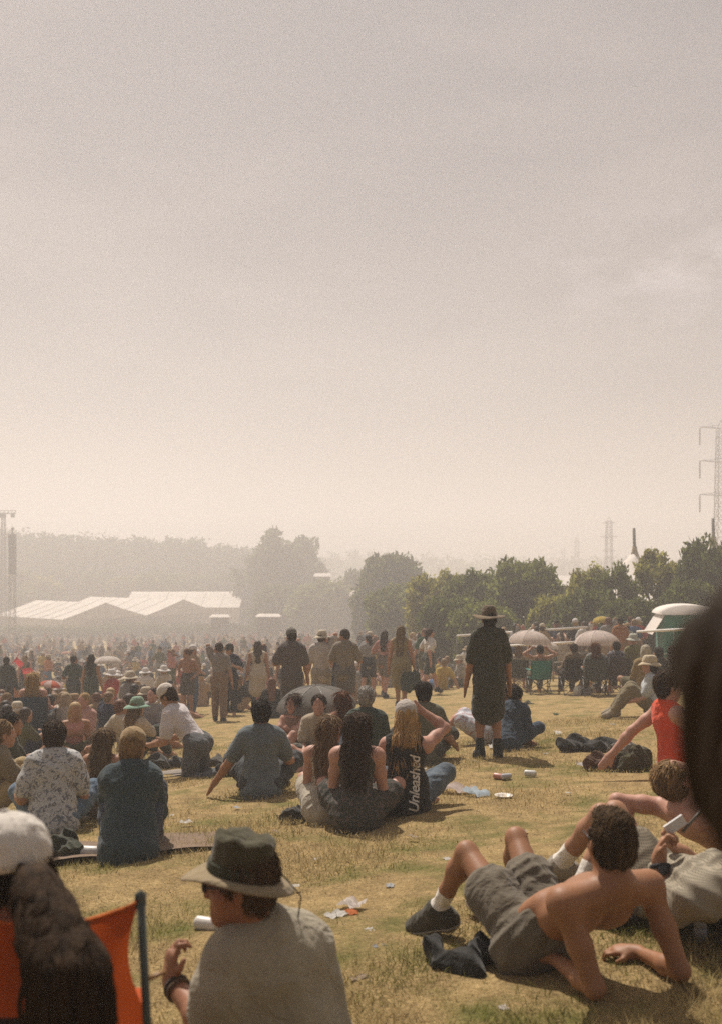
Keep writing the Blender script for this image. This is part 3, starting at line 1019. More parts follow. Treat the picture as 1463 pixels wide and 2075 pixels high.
M_LEAF = leaf_mat('leaves_green', (.150, .170, .042), .5)
M_LEAF2 = leaf_mat('leaves_dark', (.110, .130, .036), .5)
M_LEAF3 = leaf_mat('leaves_yellowish', (.26, .25, .055), .55)
def leaf_cloud(cents, rads, per, size, rng):
    """leaf blades scattered round clump centres"""
    nc = len(cents)
    n = nc * per
    ci = np.repeat(np.arange(nc), per)
    d = rng.normal(0, 1, (n, 3)); d /= np.linalg.norm(d, axis=1)[:, None]
    p = cents[ci] + d * (rads[ci] * rng.random(n) ** .45)[:, None]
    a = rng.normal(0, 1, (n, 3)); a /= np.linalg.norm(a, axis=1)[:, None]
    b = np.cross(a, d + rng.normal(0, .5, (n, 3))); b /= np.linalg.norm(b, axis=1)[:, None] + 1e-9
    s = size * rng.uniform(.6, 1.4, n)[:, None]
    V = np.stack([p - a * s, p + b * s * .45, p + a * s, p - b * s * .45], 1).reshape(-1, 3)
    F = np.arange(n * 4).reshape(-1, 4)
    return V, F
def crown_data(rx, ry, rz, nc, per, size, seed, cr=.30, lump=.25, gaps=0.0):
    rng = np.random.default_rng(seed)
    d = rng.normal(0, 1, (nc, 3)); d /= np.linalg.norm(d, axis=1)[:, None]
    d[:, 2] = np.where(d[:, 2] < -.75, -d[:, 2] * .6, d[:, 2]); d /= np.linalg.norm(d, axis=1)[:, None]; d = np.sign(d) * np.abs(d) ** .85
    th = np.arctan2(d[:, 1], d[:, 0])
    lob = 1 + lump * (np.sin(3 * th + seed + 2 * d[:, 2]) * .5 + np.sin(6 * d[:, 2] + 2 * th + 2 * seed) * .5) * (1 - .5 * np.clip(d[:, 2], 0, 1))
    r = rng.uniform(.45, 1.0, nc) ** .6 * lob
    c = d * np.array([rx, ry, rz]) * r[:, None]
    if gaps:
        keep = (np.sin(c[:, 0] * 2.2 + seed) * np.sin(c[:, 2] * 2.6 + 2 * seed) > -1 + gaps)
        c = c[keep]
    m = (rx + ry + rz) / 3
    return leaf_cloud(c, rng.uniform(.6, 1.3, len(c)) * m * cr, per, size, rng)
CROWNS = {}
def crown_mesh(key, *a, **k):
    if key not in CROWNS:
        V, F = crown_data(*a, **k)
        CROWNS[key] = np_mesh('crown', V, F, False)
    return CROWNS[key]
def trunk_mesh(h, r, spread, seed, limbs=5):
    rng = random.Random(seed)
    m = MB()
    top = Vector((rng.uniform(-.2, .2), rng.uniform(-.2, .2), h))
    m.tube([(0, 0, -.3), (0, 0, h * .3), top * .65 + Vector((0, 0, h * .1)), top], [r * 1.3, r, r * .75, r * .4], 8)
    for i in range(limbs):
        a = 2 * math.pi * i / limbs + rng.uniform(-.3, .3)
        z0 = h * rng.uniform(.45, .85)
        e = Vector((math.cos(a) * spread * rng.uniform(.5, .9), math.sin(a) * spread * rng.uniform(.5, .9), z0 + spread * rng.uniform(.5, 1.0)))
        m.tube([(0, 0, z0), e * .5 + Vector((0, 0, z0 * .5 + .1)), e], [r * .5, r * .32, r * .12], 6)
    return m.mesh('trunk')
def tree(label, pos, rx, rz, th, mat, key, seed=1, name='tree', group=None, nc=150, per=60, size=.16, lump=.3, gaps=0.0, cr=.28, r=.22, rz_rot=0.0):
    """trunk with limbs and a leafy crown; crown centre at th + rz*0.75"""
    t = thing(name, label, 'tree' if 'tree' in name else 'shrub', pos, rz_rot, group)
    link('trunk', trunk_mesh(th + rz * .5, r, rx * .8, seed), M_BARK, t)
    c = bpy.data.objects.new('crown', crown_mesh(key, 1.0, .9, 1.0, nc, per, size, seed, cr, lump, gaps))
    COL.objects.link(c)
    c.parent = t
    if len(c.data.materials) == 0: c.data.materials.append(mat)
    c.material_slots[0].link = 'OBJECT'
    c.material_slots[0].material = mat
    c.location = (0, 0, th + rz * .72)
    c.scale = (rx, rx, rz)
    return t
def tree_px(label, u, vtop, d, wpx, mat, key, seed, base=None, thf=.15, **k):
    """tree whose crown top shows at (u, vtop), wpx wide, standing on the ground at distance d"""
    g = gd(u, d)
    H = at(u, vtop, d).z - g.z
    rx = wpx / 2 / FPX * d / .98
    rz = H * (1 - thf) / 1.92
    return tree(label, g, rx, rz, H * thf, mat, key, seed, rz_rot=seed * 1.3, r=.05 * H * .5 + .05, **k)

T = tree_px
HG = 'hedgerow trees along the field edge'
# clipped-looking dense hedge trees beyond the rails
T('tall dense bright green tree behind the standing figure in dark clothes', 1062, 1126, 44, 165, M_LEAF, 'A', 1, thf=.02, group=HG, nc=240, per=90, size=.075, lump=.12)
T('round topped hedge tree merging with the dense tree beside it', 965, 1150, 47, 150, M_LEAF, 'B', 2, thf=.02, group=HG, nc=240, per=90, size=.075, lump=.2)
T('yellowish green hedge tree between the domed tree and the round one', 893, 1152, 52, 130, M_LEAF3, 'B', 3, thf=.02, group=HG, nc=240, per=90, size=.075, lump=.2)
T('domed tree rising highest in the middle of the hedgerow', 795, 1117, 105, 150, M_LEAF2, 'A', 4, thf=.04, group=HG)
T('low hedge tree in front of the domed tree', 830, 1180, 75, 170, M_LEAF, 'B', 5, thf=.02, group=HG)
T('hazy hedge tree behind the walking people', 735, 1150, 168, 110, M_LEAF2, 'A', 6, thf=.04, group=HG)
T('low hazy bush under the small white flat roof', 660, 1172, 165, 140, M_LEAF, 'B', 7, thf=.02, group=HG)
T('hazy hedge bush behind the broad backed walker', 590, 1180, 175, 150, M_LEAF2, 'A', 8, thf=.02, group=HG)
T('tall hazy tree with an open ragged crown above the crowd', 575, 1076, 200, 150, M_LEAF2, 'C', 9, name='tall_tree', thf=.18, nc=130, per=60, size=.10, lump=.5, gaps=.25, cr=.24)
T('thin ragged tree leaning beside the tall hazy tree', 632, 1118, 205, 60, M_LEAF2, 'D', 10, name='tall_tree', thf=.3, nc=60, per=50, size=.12, lump=.5, gaps=.35, cr=.24)
T('hazy bush at the end of the long white marquee roofs', 520, 1155, 215, 90, M_LEAF2, 'B', 12, thf=.05, group=HG)
T('dark low bush beside the standing figure in dark clothes', 905, 1205, 42, 120, M_LEAF2, 'A', 13, thf=.02, name='bush', group='bushes under the hedgerow')
T('low bush below the round topped hedge tree', 985, 1212, 40, 130, M_LEAF, 'B', 14, thf=.02, name='bush', group='bushes under the hedgerow')
T('low bright bush at the foot of the dense green tree', 1120, 1200, 40, 90, M_LEAF3, 'A', 15, thf=.02, name='bush', group='bushes under the hedgerow')
T('dark bush behind the queue beyond the rails', 1195, 1190, 38, 150, M_LEAF2, 'B', 16, thf=.02, name='bush', group='bushes under the hedgerow')
# open hawthorn-like shrubs in front of the big top
T('scruffy shrub with upright twigs standing by the lattice pylon', 1185, 1140, 41, 90, M_LEAF3, 'E', 17, thf=.12, name='shrub', group='shrubs before the big white tent', nc=110, per=70, size=.07, lump=.5, gaps=.25, cr=.22)
T('open shrub under the first dark tent pole', 1245, 1135, 40, 100, M_LEAF, 'E', 18, thf=.15, name='shrub', group='shrubs before the big white tent')
T('shrub with gaps showing the white tent behind it', 1325, 1105, 40, 120, M_LEAF3, 'F', 19, thf=.24, name='shrub', group='shrubs before the big white tent', nc=100, per=70, size=.075, lump=.5, gaps=.3, cr=.22)
T('tall bushy shrub under the second dark tent pole', 1432, 1082, 38, 130, M_LEAF2, 'B', 20, thf=.05, name='shrub', group='shrubs before the big white tent')
T('dark low shrub behind the green booth', 1395, 1170, 36, 120, M_LEAF2, 'A', 21, thf=.02, name='shrub', group='shrubs before the big white tent')
T('low dark shrub below the gap onto the white tent', 1285, 1208, 36, 130, M_LEAF2, 'B', 22, thf=.02, name='shrub', group='shrubs before the big white tent')

# clipped dark hedge in front of the marquees
def hedge_row(label, u0, d0, u1, d1, h, seed):
    a, b = gd(u0, d0), gd(u1, d1)
    n = 60
    rng = np.random.default_rng(seed)
    t = np.repeat(np.linspace(0, 1, n), 8)
    c = np.stack([a.x + (b.x - a.x) * t, a.y + (b.y - a.y) * t, a.z + (b.z - a.z) * t], 1)
    c += np.stack([rng.normal(0, .3, len(c)), rng.normal(0, .5, len(c)), rng.uniform(.2, h, len(c))], 1)
    V, F = leaf_cloud(c, np.full(len(c), .8), 30, .16, rng)
    V = V - np.array(a)
    tag(link('hedge', np_mesh('hedge', V, F, False), M_LEAF2, loc=a), label, 'hedge')
hedge_row('long dark hedge running below the white marquees', -60, 166, 250, 172, 2.2, 5)
hedge_row('low hazy hedge continuing past the second marquee gable', 260, 175, 520, 168, 2.2, 6)

# ------------------------------------------------------------------ far hills and woods
def hill(label, pts, d, thick, mat, seed):
    """rounded ridge whose skyline follows pts (pixel column, pixel row) at distance d"""
    rng = np.random.default_rng(seed)
    us = np.linspace(pts[0][0], pts[-1][0], 160)
    vs = np.interp(us, [p[0] for p in pts], [p[1] for p in pts])
    xs = (us - CX) / FPX * d
    top = EYE + (HY - vs) / FPX * d
    prof = np.linspace(-1, 1, 17)
    V = []
    for i in range(len(us)):
        base = -14.0
        for q in prof:
            hgt = base + (top[i] - base) * math.cos(q * math.pi / 2) ** 1.2
            V.append((xs[i] * (1 + .0 * q), d + q * thick, hgt + rng.normal(0, .25)))
    k = len(prof)
    idx = np.arange(len(us) * k).reshape(len(us), k)
    F = np.stack([idx[:-1, :-1], idx[1:, :-1], idx[1:, 1:], idx[:-1, 1:]], -1).reshape(-1, 4)
    tag(link('hill', np_mesh('hill', V, F), mat), label, 'hill', kind='structure')
    return us, xs, top
M_FIELD = basic('far_pasture', (.09, .10, .04), .95, .35, .02)
hA = hill('wooded ridge fading in haze behind the marquees', [(-420, 1100), (0, 1100), (40, 1103), (150, 1112), (250, 1116), (330, 1120), (400, 1120), (450, 1130), (520, 1140), (640, 1150)], 275, 30, M_FIELD, 3)
hB = hill('low far ridge along the horizon beyond the hedgerow', [(420, 1150), (620, 1146), (700, 1136), (735, 1130), (780, 1140), (880, 1141), (1000, 1143), (1200, 1146), (1500, 1148), (1900, 1146)], 430, 60, M_FIELD, 4)
def far_wood(label, n, seed, fn, rad, size, per=26, loc=(0, 0, 0)):
    rng = np.random.default_rng(seed)
    c = np.array([fn(rng) for _ in range(n)])
    V, F = leaf_cloud(c, rng.uniform(.7, 1.3, n) * rad, per, size, rng)
    tag(link('far_wood', np_mesh('far_wood', V, F, False), M_LEAF2), label, 'wood', kind='stuff')
def on_hill(H, d, thick):
    us, xs, top = H
    def f(rng):
        i = rng.integers(0, len(us))
        q = rng.uniform(-.95, .15)
        z = -14 + (top[i] + 14) * math.cos(q * math.pi / 2) ** 1.2
        return (xs[i] + rng.normal(0, 1), d + q * thick, z + rng.uniform(0, 2.2))
    return f
far_wood('dense wood covering the hazy ridge behind the marquees', 1500, 5, on_hill(hA, 275, 30), 2.6, .8)
far_wood('far strip of trees along the low horizon ridge', 500, 6, on_hill(hB, 430, 60), 3.0, .9)
TG = 'single trees on the slope behind the marquees'
mid = [(30, 1150, 225, 90, M_LEAF, 'round tree below the dark speaker tower'), (85, 1165, 222, 80, M_LEAF3, 'yellowish tree above the first marquee roof'),
       (130, 1150, 238, 90, M_LEAF2, 'dark tree near the pale pink roofed house'), (205, 1150, 232, 90, M_LEAF, 'spreading tree just past the pale pink roofed house'),
       (255, 1165, 228, 80, M_LEAF3, 'tree above the meeting of the two marquee roofs'), (320, 1155, 226, 100, M_LEAF2, 'broad hazy tree above the second marquee gable'),
       (385, 1160, 232, 90, M_LEAF, 'hazy tree above the rear marquee ridge'), (445, 1158, 234, 100, M_LEAF2, 'hazy tree at the far end of the rear marquee'),
       (-30, 1130, 225, 120, M_LEAF2, 'tree half out of the picture behind the lattice mast'), (60, 1190, 215, 70, M_LEAF, 'low bush tucked behind the first marquee ridge')]
for q, (u, v, d, w, mt, lb) in enumerate(mid):
    T(lb, u, v, d + 6, w, mt, 'AB'[q % 2], 30 + q, thf=.08, group=TG)

# ------------------------------------------------------------------ marquees, tents, house, masts
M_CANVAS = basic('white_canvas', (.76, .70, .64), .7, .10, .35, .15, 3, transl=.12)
M_SHADED_CANVAS = basic('marquee_shaded_canvas', (.50, .47, .43), .75, .06, 1.5, .1, 3)  # white canvas with the shade of the gable side put into its colour
def marquee(label, peak, half, length, rdir, eave, wall_h, bays=6, group='white marquees at the foot of the field'):
    """peak: top of the near gable; rdir: unit ridge direction away from it"""
    rd = Vector((rdir[0], rdir[1], 0)).normalized()
    gdv = Vector((rd.y, -rd.x, 0))
    if gdv.x < 0: gdv = -gdv
    base = Vector((peak.x, peak.y, eave - wall_h))
    t = thing('marquee', label, 'marquee', base, 0, group)
    pk, ev = peak.z - base.z, wall_h
    m = MB()
    vs, fs = [], []
    for i in range(bays + 1):
        for s in range(-6, 7):
            q = s / 6
            sag = -.10 * math.sin(abs(q) * math.pi)
            vs.append(rd * (length * i / bays) + gdv * (half * 1.03 * q) + Vector((0, 0, pk - (pk - ev) * abs(q) + sag)))
    for i in range(bays):
        for s in range(12):
            fs.append((i * 13 + s, i * 13 + s + 1, (i + 1) * 13 + s + 1, (i + 1) * 13 + s))
    m.add(vs, fs).build('roof', M_CANVAS, t)
    for i in range(bays + 1):      # lapped seams and a ridge rope
        q = MB(); q.tube([vs[i * 13 + s] + Vector((0, 0, .03)) for s in range(13)], .05, 4); q.build('roof_seam', M_SHADED_CANVAS, t)
    for i in range(0, bays + 1, 2):
        for s in (-1, 1):
            e0 = rd * (length * i / bays) + gdv * (half * 1.03 * s) + Vector((0, 0, ev))
            q = MB(); q.tube([e0, e0 + gdv * (2.2 * s) - Vector((0, 0, ev))], .02, 4); q.build('guy_rope', M_SHADED_CANVAS, t)
    for e in (0.02, length - .02):
        g = MB()
        o = rd * e
        g.add([o - gdv * half * .99 + Vector((0, 0, ev - .1)), o + gdv * half * .99 + Vector((0, 0, ev - .1)), o + Vector((0, 0, pk - .06))], [(0, 1, 2)])
        g.build('gable', M_SHADED_CANVAS, t, smooth=False)
    for s in (-1, 1):
        w = MB()
        a, b = gdv * half * s, gdv * half * s + rd * length
        w.add([a, b, b + Vector((0, 0, ev)), a + Vector((0, 0, ev))], [(0, 1, 2, 3)])
        w.build('side_wall', M_SHADED_CANVAS, t, smooth=False)
    for i in range(5):
        p = MB()
        q = gdv * (half * (-1 + i / 2))
        p.tube([q, q + Vector((0, 0, ev if i % 4 == 0 else ev + (pk - ev) * (1 - abs(-1 + i / 2)) - .1))], .07, 6)
        p.build('pole', M_METAL, t, (.25, .24, .22))
    return t
rd1 = Vector((-16.6, 13, 0)).normalized()
g1 = Vector((.62, .79, 0))
pk1 = Vector((-47.4, 185, EYE - 7.5))
marquee('white marquee with its shade-toned gable showing nearest the dark hedge', pk1, 9.0, 22, rd1, EYE - 10.2, 3.2)
pk2 = pk1 + Vector((11.9, 14.5, .05))
marquee('white marquee whose shade-toned gable stands deeper in the haze', pk2, 9.0, 30, rd1, EYE - 10.2, 3.2)
pk3 = at(268, 1199, 214)
marquee('long rear marquee with its ridge level behind the two gables', pk3, 9.0, 24, Vector((1, .02, 0)), pk3.z - 3.0, 3.2)
pk4 = at(-40, 1205, 190)
marquee('white marquee corner cut off at the edge beside the hedge', pk4, 5.0, 12, Vector((-1, .3, 0)), pk4.z - 2.4, 3.0)

M_PLASTER = basic('pale_plaster', (.62, .52, .45), .9, .08, .6)
M_INSIDE_SHADE = basic('stall_inside_shade', (.10, .085, .07), .9, .1, 1.0)  # shade inside the open-fronted stalls, painted as a dark wall colour
M_TILE = basic('pink_roof_tile', (.55, .36, .28), .85, .15, 1.0)
def small_building(label, p, w, dd, h, rh, roofm, wallm, name='house'):
    t = thing(name, label, 'house' if name == 'house' else 'tent', p)
    m = MB(); m.box((0, 0, h / 2), (w, dd, h)); m.build('wall', wallm, t, smooth=False)
    r = MB()
    x, y = w / 2 + .3, dd / 2 + .3
    r.add([(-x, -y, h), (x, -y, h), (x, y, h), (-x, y, h), (-x * .8, 0, h + rh), (x * .8, 0, h + rh)], [(0, 1, 5, 4), (2, 3, 4, 5), (1, 2, 5), (3, 0, 4), (3, 2, 1, 0)])
    r.build('roof', roofm, t, smooth=False)
    return t
b = at(172, 1192, 245); small_building('pale pink roofed house among the trees above the marquee', Vector((b.x, b.y, b.z - 2)), 6, 4, 1.7, 2.0, M_TILE, M_PLASTER)
b = at(137, 1190, 246); small_building('small pale house beside the pink roofed one', Vector((b.x, b.y, b.z - 2)), 3, 3, 1.5, .9, M_CANVAS, M_PLASTER)
def stall(label, u, v, d, w, dd, rh):
    b, g = at(u, v, d), gd(u, d)
    small_building(label, g, w, dd, b.z - g.z, rh, M_CANVAS, M_INSIDE_SHADE, 'stall')
stall('flat white stall roof showing between hazy trees', 654, 1168, 185, 2.8, 2, .6)
stall('low white stall roof behind the hazy crowd', 545, 1249, 150, 3.2, 2, .4)
stall('white stall beside the second marquee gable', 447, 1250, 160, 2.6, 2, .4)
stall('tiny white peaked stall in a gap of the hedgerow', 722, 1207, 160, 1.6, 1.6, .9)
stall('white tent roof in the dip beside the dense green tree', 1145, 1186, 62, 2.8, 3, .6)

# big top behind the shrubs
def big_top():
    p0, p1 = at(1285, 1112, 70), at(1445, 1092, 70)
    base = gd(1365, 70)
    t = thing('big_top_tent', 'big white circus tent with two dark king poles behind the shrubs', 'tent', base)
    a, b = p0 - base, p1 - base
    nx, ny = 60, 24
    W, Dp, ev = 9.5, 7.0, at(1285, 1250, 70).z - base.z
    V = []
    for j in range(ny + 1):
        for i in range(nx + 1):
            x = -W + 2 * W * i / nx
            y = -Dp + 2 * Dp * j / ny
            z = ev
            for q in (a, b):
                r = math.hypot(x - q.x, (y - q.y))
                z = max(z, ev + (q.z - ev) * (math.exp(-r / 1.2) * .30 + .70 * max(0, 1 - r / 8.5) ** .75))
            dm = abs(x - (a.x + b.x) / 2)
            if dm < (b.x - a.x) / 2:
                z = max(z, ev + ((a.z + (b.z - a.z) * ((x - a.x) / (b.x - a.x)) - ev) * (.70 + .0 * dm)) * max(0, 1 - abs(y) / 9.0))
            V.append((x, y, z))
    F = []
    for j in range(ny):
        for i in range(nx):
            q = j * (nx + 1) + i
            F.append((q, q + 1, q + nx + 2, q + nx + 1))
    link('canopy', np_mesh('canopy', V, F), M_CANVAS, t)
    s = MB(); s.add([(-W, -Dp, 0), (W, -Dp, 0), (W, -Dp, ev), (-W, -Dp, ev)], [(0, 1, 2, 3)])
    s.build('side_wall', M_CANVAS, t, smooth=False)
    s = MB(); s.add([(-W, -Dp, 0), (-W, Dp, 0), (-W, Dp, ev), (-W, -Dp, ev)], [(3, 2, 1, 0)])
    s.build('side_wall', M_CANVAS, t, smooth=False)
    for q, vt in ((a, 1070), (b, 1050)):
        m = MB()
        top = at(1285, vt, 70).z - base.z
        m.tube([(q.x, q.y, 0), (q.x, q.y, q.z), (q.x - .05, q.y, top)], [.14, .12, .10], 10)
        m.build('king_pole', M_METAL, t, (.06, .05, .035))
        m = MB()
        m.lathe([(.75, -1.25), (.42, -.75), (.2, -.2), (.16, .15)], 16, (q.x, q.y, q.z + .02))
        m.build('canvas_collar', M_CLOTH, t, (.20, .15, .06))
big_top()

def lattice(m, w0, w1, z0, z1, n, r):
    """four legged lattice between heights"""
    cs = ((-1, -1), (1, -1), (1, 1), (-1, 1))
    P = lambda c, z: Vector((c[0], c[1], 0)) * (w0 + (w1 - w0) * (z - z0) / (z1 - z0)) / 2 + Vector((0, 0, z))
    for c in cs: m.tube([P(c, z0), P(c, z1)], r, 5)
    for i in range(n):
        za, zb = z0 + (z1 - z0) * i / n, z0 + (z1 - z0) * (i + 1) / n
        for k in range(4):
            c, d = cs[k], cs[(k + 1) % 4]
            m.tube([P(c, za), P(d, zb)], r * .6, 4)
            m.tube([P(d, za), P(c, zb)], r * .6, 4)
            m.tube([P(c, zb), P(d, zb)], r * .6, 4)
    return m
def pylon(label, u, vtop, d, H, arms, aw, w0, w1, r, detail=True):
    top = at(u, vtop, d)
    t = thing('electricity_pylon', label, 'pylon', Vector((top.x, top.y, top.z - H)), math.radians(4), 'electricity pylons')
    m = MB()
    lattice(m, w0, w1 * 1.4, 0, H * .55, 7, r)
    lattice(m, w1 * 1.4, w1, H * .55, H * .96, 7, r)
    m.tube([(-w1 / 2, 0, H * .96), (0, 0, H)], r * .8, 4); m.tube([(w1 / 2, 0, H * .96), (0, 0, H)], r * .8, 4)
    m.build('lattice_tower', M_METAL, t, (.12, .12, .115))
    for (za, f) in arms:
        m = MB()
        for s in (-1, 1):
            e = Vector((s * aw * f, 0, za + .15))
            for y in (-w1 / 2, w1 / 2):
                m.tube([(0, y, za), e], r * .75, 4)
            m.tube([(0, 0, za + w1 * .5), e], r * .7, 4)
            for q in (.35, .65):
                m.tube([Vector((0, 0, za)).lerp(e, q), Vector((0, 0, za + w1 * .5)).lerp(e, q + .12)], r * .5, 4)
        a = m.build('cross_arm', M_METAL, t, (.12, .12, .115))
        if detail:
            m = MB()
            for s in (-1, 1):
                x = s * aw * f
                m.lathe([(.05, 0), (.16, -.1)] + [(.10 + .08 * (i % 2), -.2 - .20 * i) for i in range(14)] + [(.05, -3.0)], 7, (x, 0, za + .1))
            m.build('insulators', M_METAL, a, (.10, .08, .06))
    return t
# arm rows at 868, 935, 1003 pixels, arms reaching about 43 px
d_ = 170
zt = lambda v, top, H: H - (v - top) / FPX * d_
pylon('tall electricity pylon cut off at the picture edge', 1460, 850, d_, 38, [(zt(868, 850, 38), 1.0), (zt(936, 850, 38), 1.0), (zt(1004, 850, 38), 1.0)], 44 / FPX * d_, 4.6, 1.2, .085)
pylon('mid distance electricity pylon left of the first tent pole'.replace('left of', 'beside'), 1233, 1047, 215, 23.5, [(22, .8), (19, 1.0), (16, .8)], 1.9, 2.8, 1.0, .06, False)
pylon('faint far electricity pylon over the white tent roof', 1168, 1085, 340, 23, [(20.5, .8), (17, 1.0), (13.5, .8)], 2.4, 2.6, 1.0, .06, False)
pylon('faintest far electricity pylon above the dense green tree', 1141, 1108, 380, 20, [(17.5, .8), (15, 1.0), (12.5, .8)], 2.2, 2.2, .9, .055, False)

def mast():
    p = at(8, 1165, 185)
    t = thing('lighting_mast', 'lattice lighting mast with a cross bar at the picture edge', 'mast', Vector((p.x, p.y, gz(p.x, p.y))))
    top = at(8, 1040, 185).z - t.location.z
    m = MB(); lattice(m, 1.0, .55, 0, top, 16, .06); m.build('lattice_tower', M_METAL, t, (.10, .10, .09))
    m = MB(); m.box((.3, 0, top), (4.0, .4, .18)); m.box((.3, 0, top + .5), (4.0, .1, .1))
    for x in (-1.5, -.8, 0, .7, 1.4, 2.0): m.tube([(x, 0, top), (x + .35, 0, top + .5)], .06, 5)
    cb = m.build('cross_bar', M_METAL, t, (.12, .11, .10))
    for x in (-1.4, -.5, .2, 1.8):
        q = MB(); q.box((x, -.2, top - .45), (.55, .5, .7)); q.tube([(x, 0, top - .1), (x, 0, top)], .05, 5)
        q.build('floodlight', M_METAL, cb, (.07, .07, .065))
    p = at(26, 1165, 150)
    t = thing('speaker_tower', 'dark scrim wrapped speaker tower standing beside the lattice mast', 'speaker tower', Vector((p.x, p.y, gz(p.x, p.y))))
    z0, z1 = at(26, 1164, 150).z - t.location.z, at(26, 1082, 150).z - t.location.z
    m = MB(); lattice(m, .8, .8, 0, z0, 7, .045); m.build('lattice_tower', M_METAL, t, (.08, .08, .07))
    m = MB()
    nseg = 10
    for i in range(nseg):
        za = z0 + (z1 - z0) * i / nseg
        m.box((.05 * math.sin(i * .35), -.03 * i * .3, za + (z1 - z0) / nseg / 2), (.95, .85, (z1 - z0) / nseg * .97))
    m.build('speaker_stack', M_METAL, t, (.012, .012, .010))
    m = MB(); m.box((0, 0, z1 + .32), (.16, .16, .66)); m.box((0, 0, z1 + .78), (.36, .25, .28)); m.tube([(0, 0, z1 + .9), (0, 0, z1 + 1.2)], .045, 6)
    m.build('hoist', M_METAL, t, (.05, .05, .04))
    m = MB(); m.box((.3, 0, z0 - .16), (2.8, 1.4, .15)); m.build('base_deck', M_METAL, t, (.5, .47, .42))
mast()

# white rails, green booth
def rail(label, pts, h, r=.035):
    g = [gd(u, d) for (u, d) in pts]
    t = thing('rail_fence', label, 'fence', g[0], 0, 'white rails between the crowd and the hedge')
    m = MB(); m.tube([p - g[0] + Vector((0, 0, h)) for p in g], r, 8); m.build('top_rail', M_PLAST, t, (.72, .68, .62))
    m = MB(); m.tube([p - g[0] + Vector((0, 0, h * .5)) for p in g], r * .4, 8); m.build('lower_rail', M_PLAST, t, (.2, .19, .17))
    for a, b in zip(g[:-1], g[1:]):
        n = max(1, int((b - a).length / 2.2))
        for i in range(n + (b is g[-1])):
            p = a.lerp(b, i / n) - g[0]
            m = MB(); m.tube([p, p + Vector((0, 0, h + .02))], .016, 6); m.build('post', M_PLAST, t, (.16, .15, .13))
rail('long white rail in front of the queue under the hedge', [(925, 31.5), (1050, 31), (1190, 28.5)], 1.45)
rail('white rail passing behind the big white umbrellas', [(1000, 30), (1120, 27.5), (1178, 27.2)], 1.05)
rail('white rail in front of the green booth', [(1290, 27), (1365, 26), (1420, 25.5)], 1.25)
def booth():
    p = gd(1390, 29)
    t = thing('green_booth', 'green canvas booth with a rounded white roof by the rail', 'booth', p, math.radians(-6))
    z1 = at(1352, 1245, 29).z - p.z
    m = MB(); m.box((0, 0, z1 / 2), (1.5, 1.3, z1)); m.build('wall', M_CLOTH, t, (.035, .20, .15), smooth=False)
    m = MB()
    vs, fs = [], []
    for i in range(13):
        a = math.pi * i / 12
        for y in (-.75, .75): vs.append((-math.cos(a) * .85, y, z1 + .02 + math.sin(a) * .27))
    for i in range(12): fs.append((2 * i, 2 * i + 2, 2 * i + 3, 2 * i + 1))
    fs.append(tuple(range(0, 26, 2))[::-1]); fs.append(tuple(range(1, 26, 2)))
    m.add(vs, fs); m.build('roof', M_CANVAS, t)
    m = MB(); m.add([(-.75, -.7, z1), (-.75, .7, z1), (-1.1, .7, z1 - .55), (-1.1, -.7, z1 - .55)], [(0, 1, 2, 3)]); m.build('side_flap', M_CANVAS, t, smooth=False)
booth()

# ------------------------------------------------------------------ the nearest people, posed joint by joint
def world_pose(base, pts, face, toes, hup=None, **kw):
    g = lambda q: V3(Vector(q) - base) if isinstance(q, Vector) else V3(at(*q) - base)
    J = dict(pel=g(pts['pel']), neck=g(pts['neck']), head=g(pts['head']), face=nrm(face),
             hip=[g(x) for x in pts['hip']], sh=[g(x) for x in pts['sh']], el=[g(x) for x in pts['el']], wr=[g(x) for x in pts['wr']],
             kn=[g(x) for x in pts['kn']], an=[g(x) for x in pts['an']], toe=[nrm(x) for x in toes])
    if hup is not None: J['hup'] = hup
    J.update(kw)
    return J
R_ = math.radians

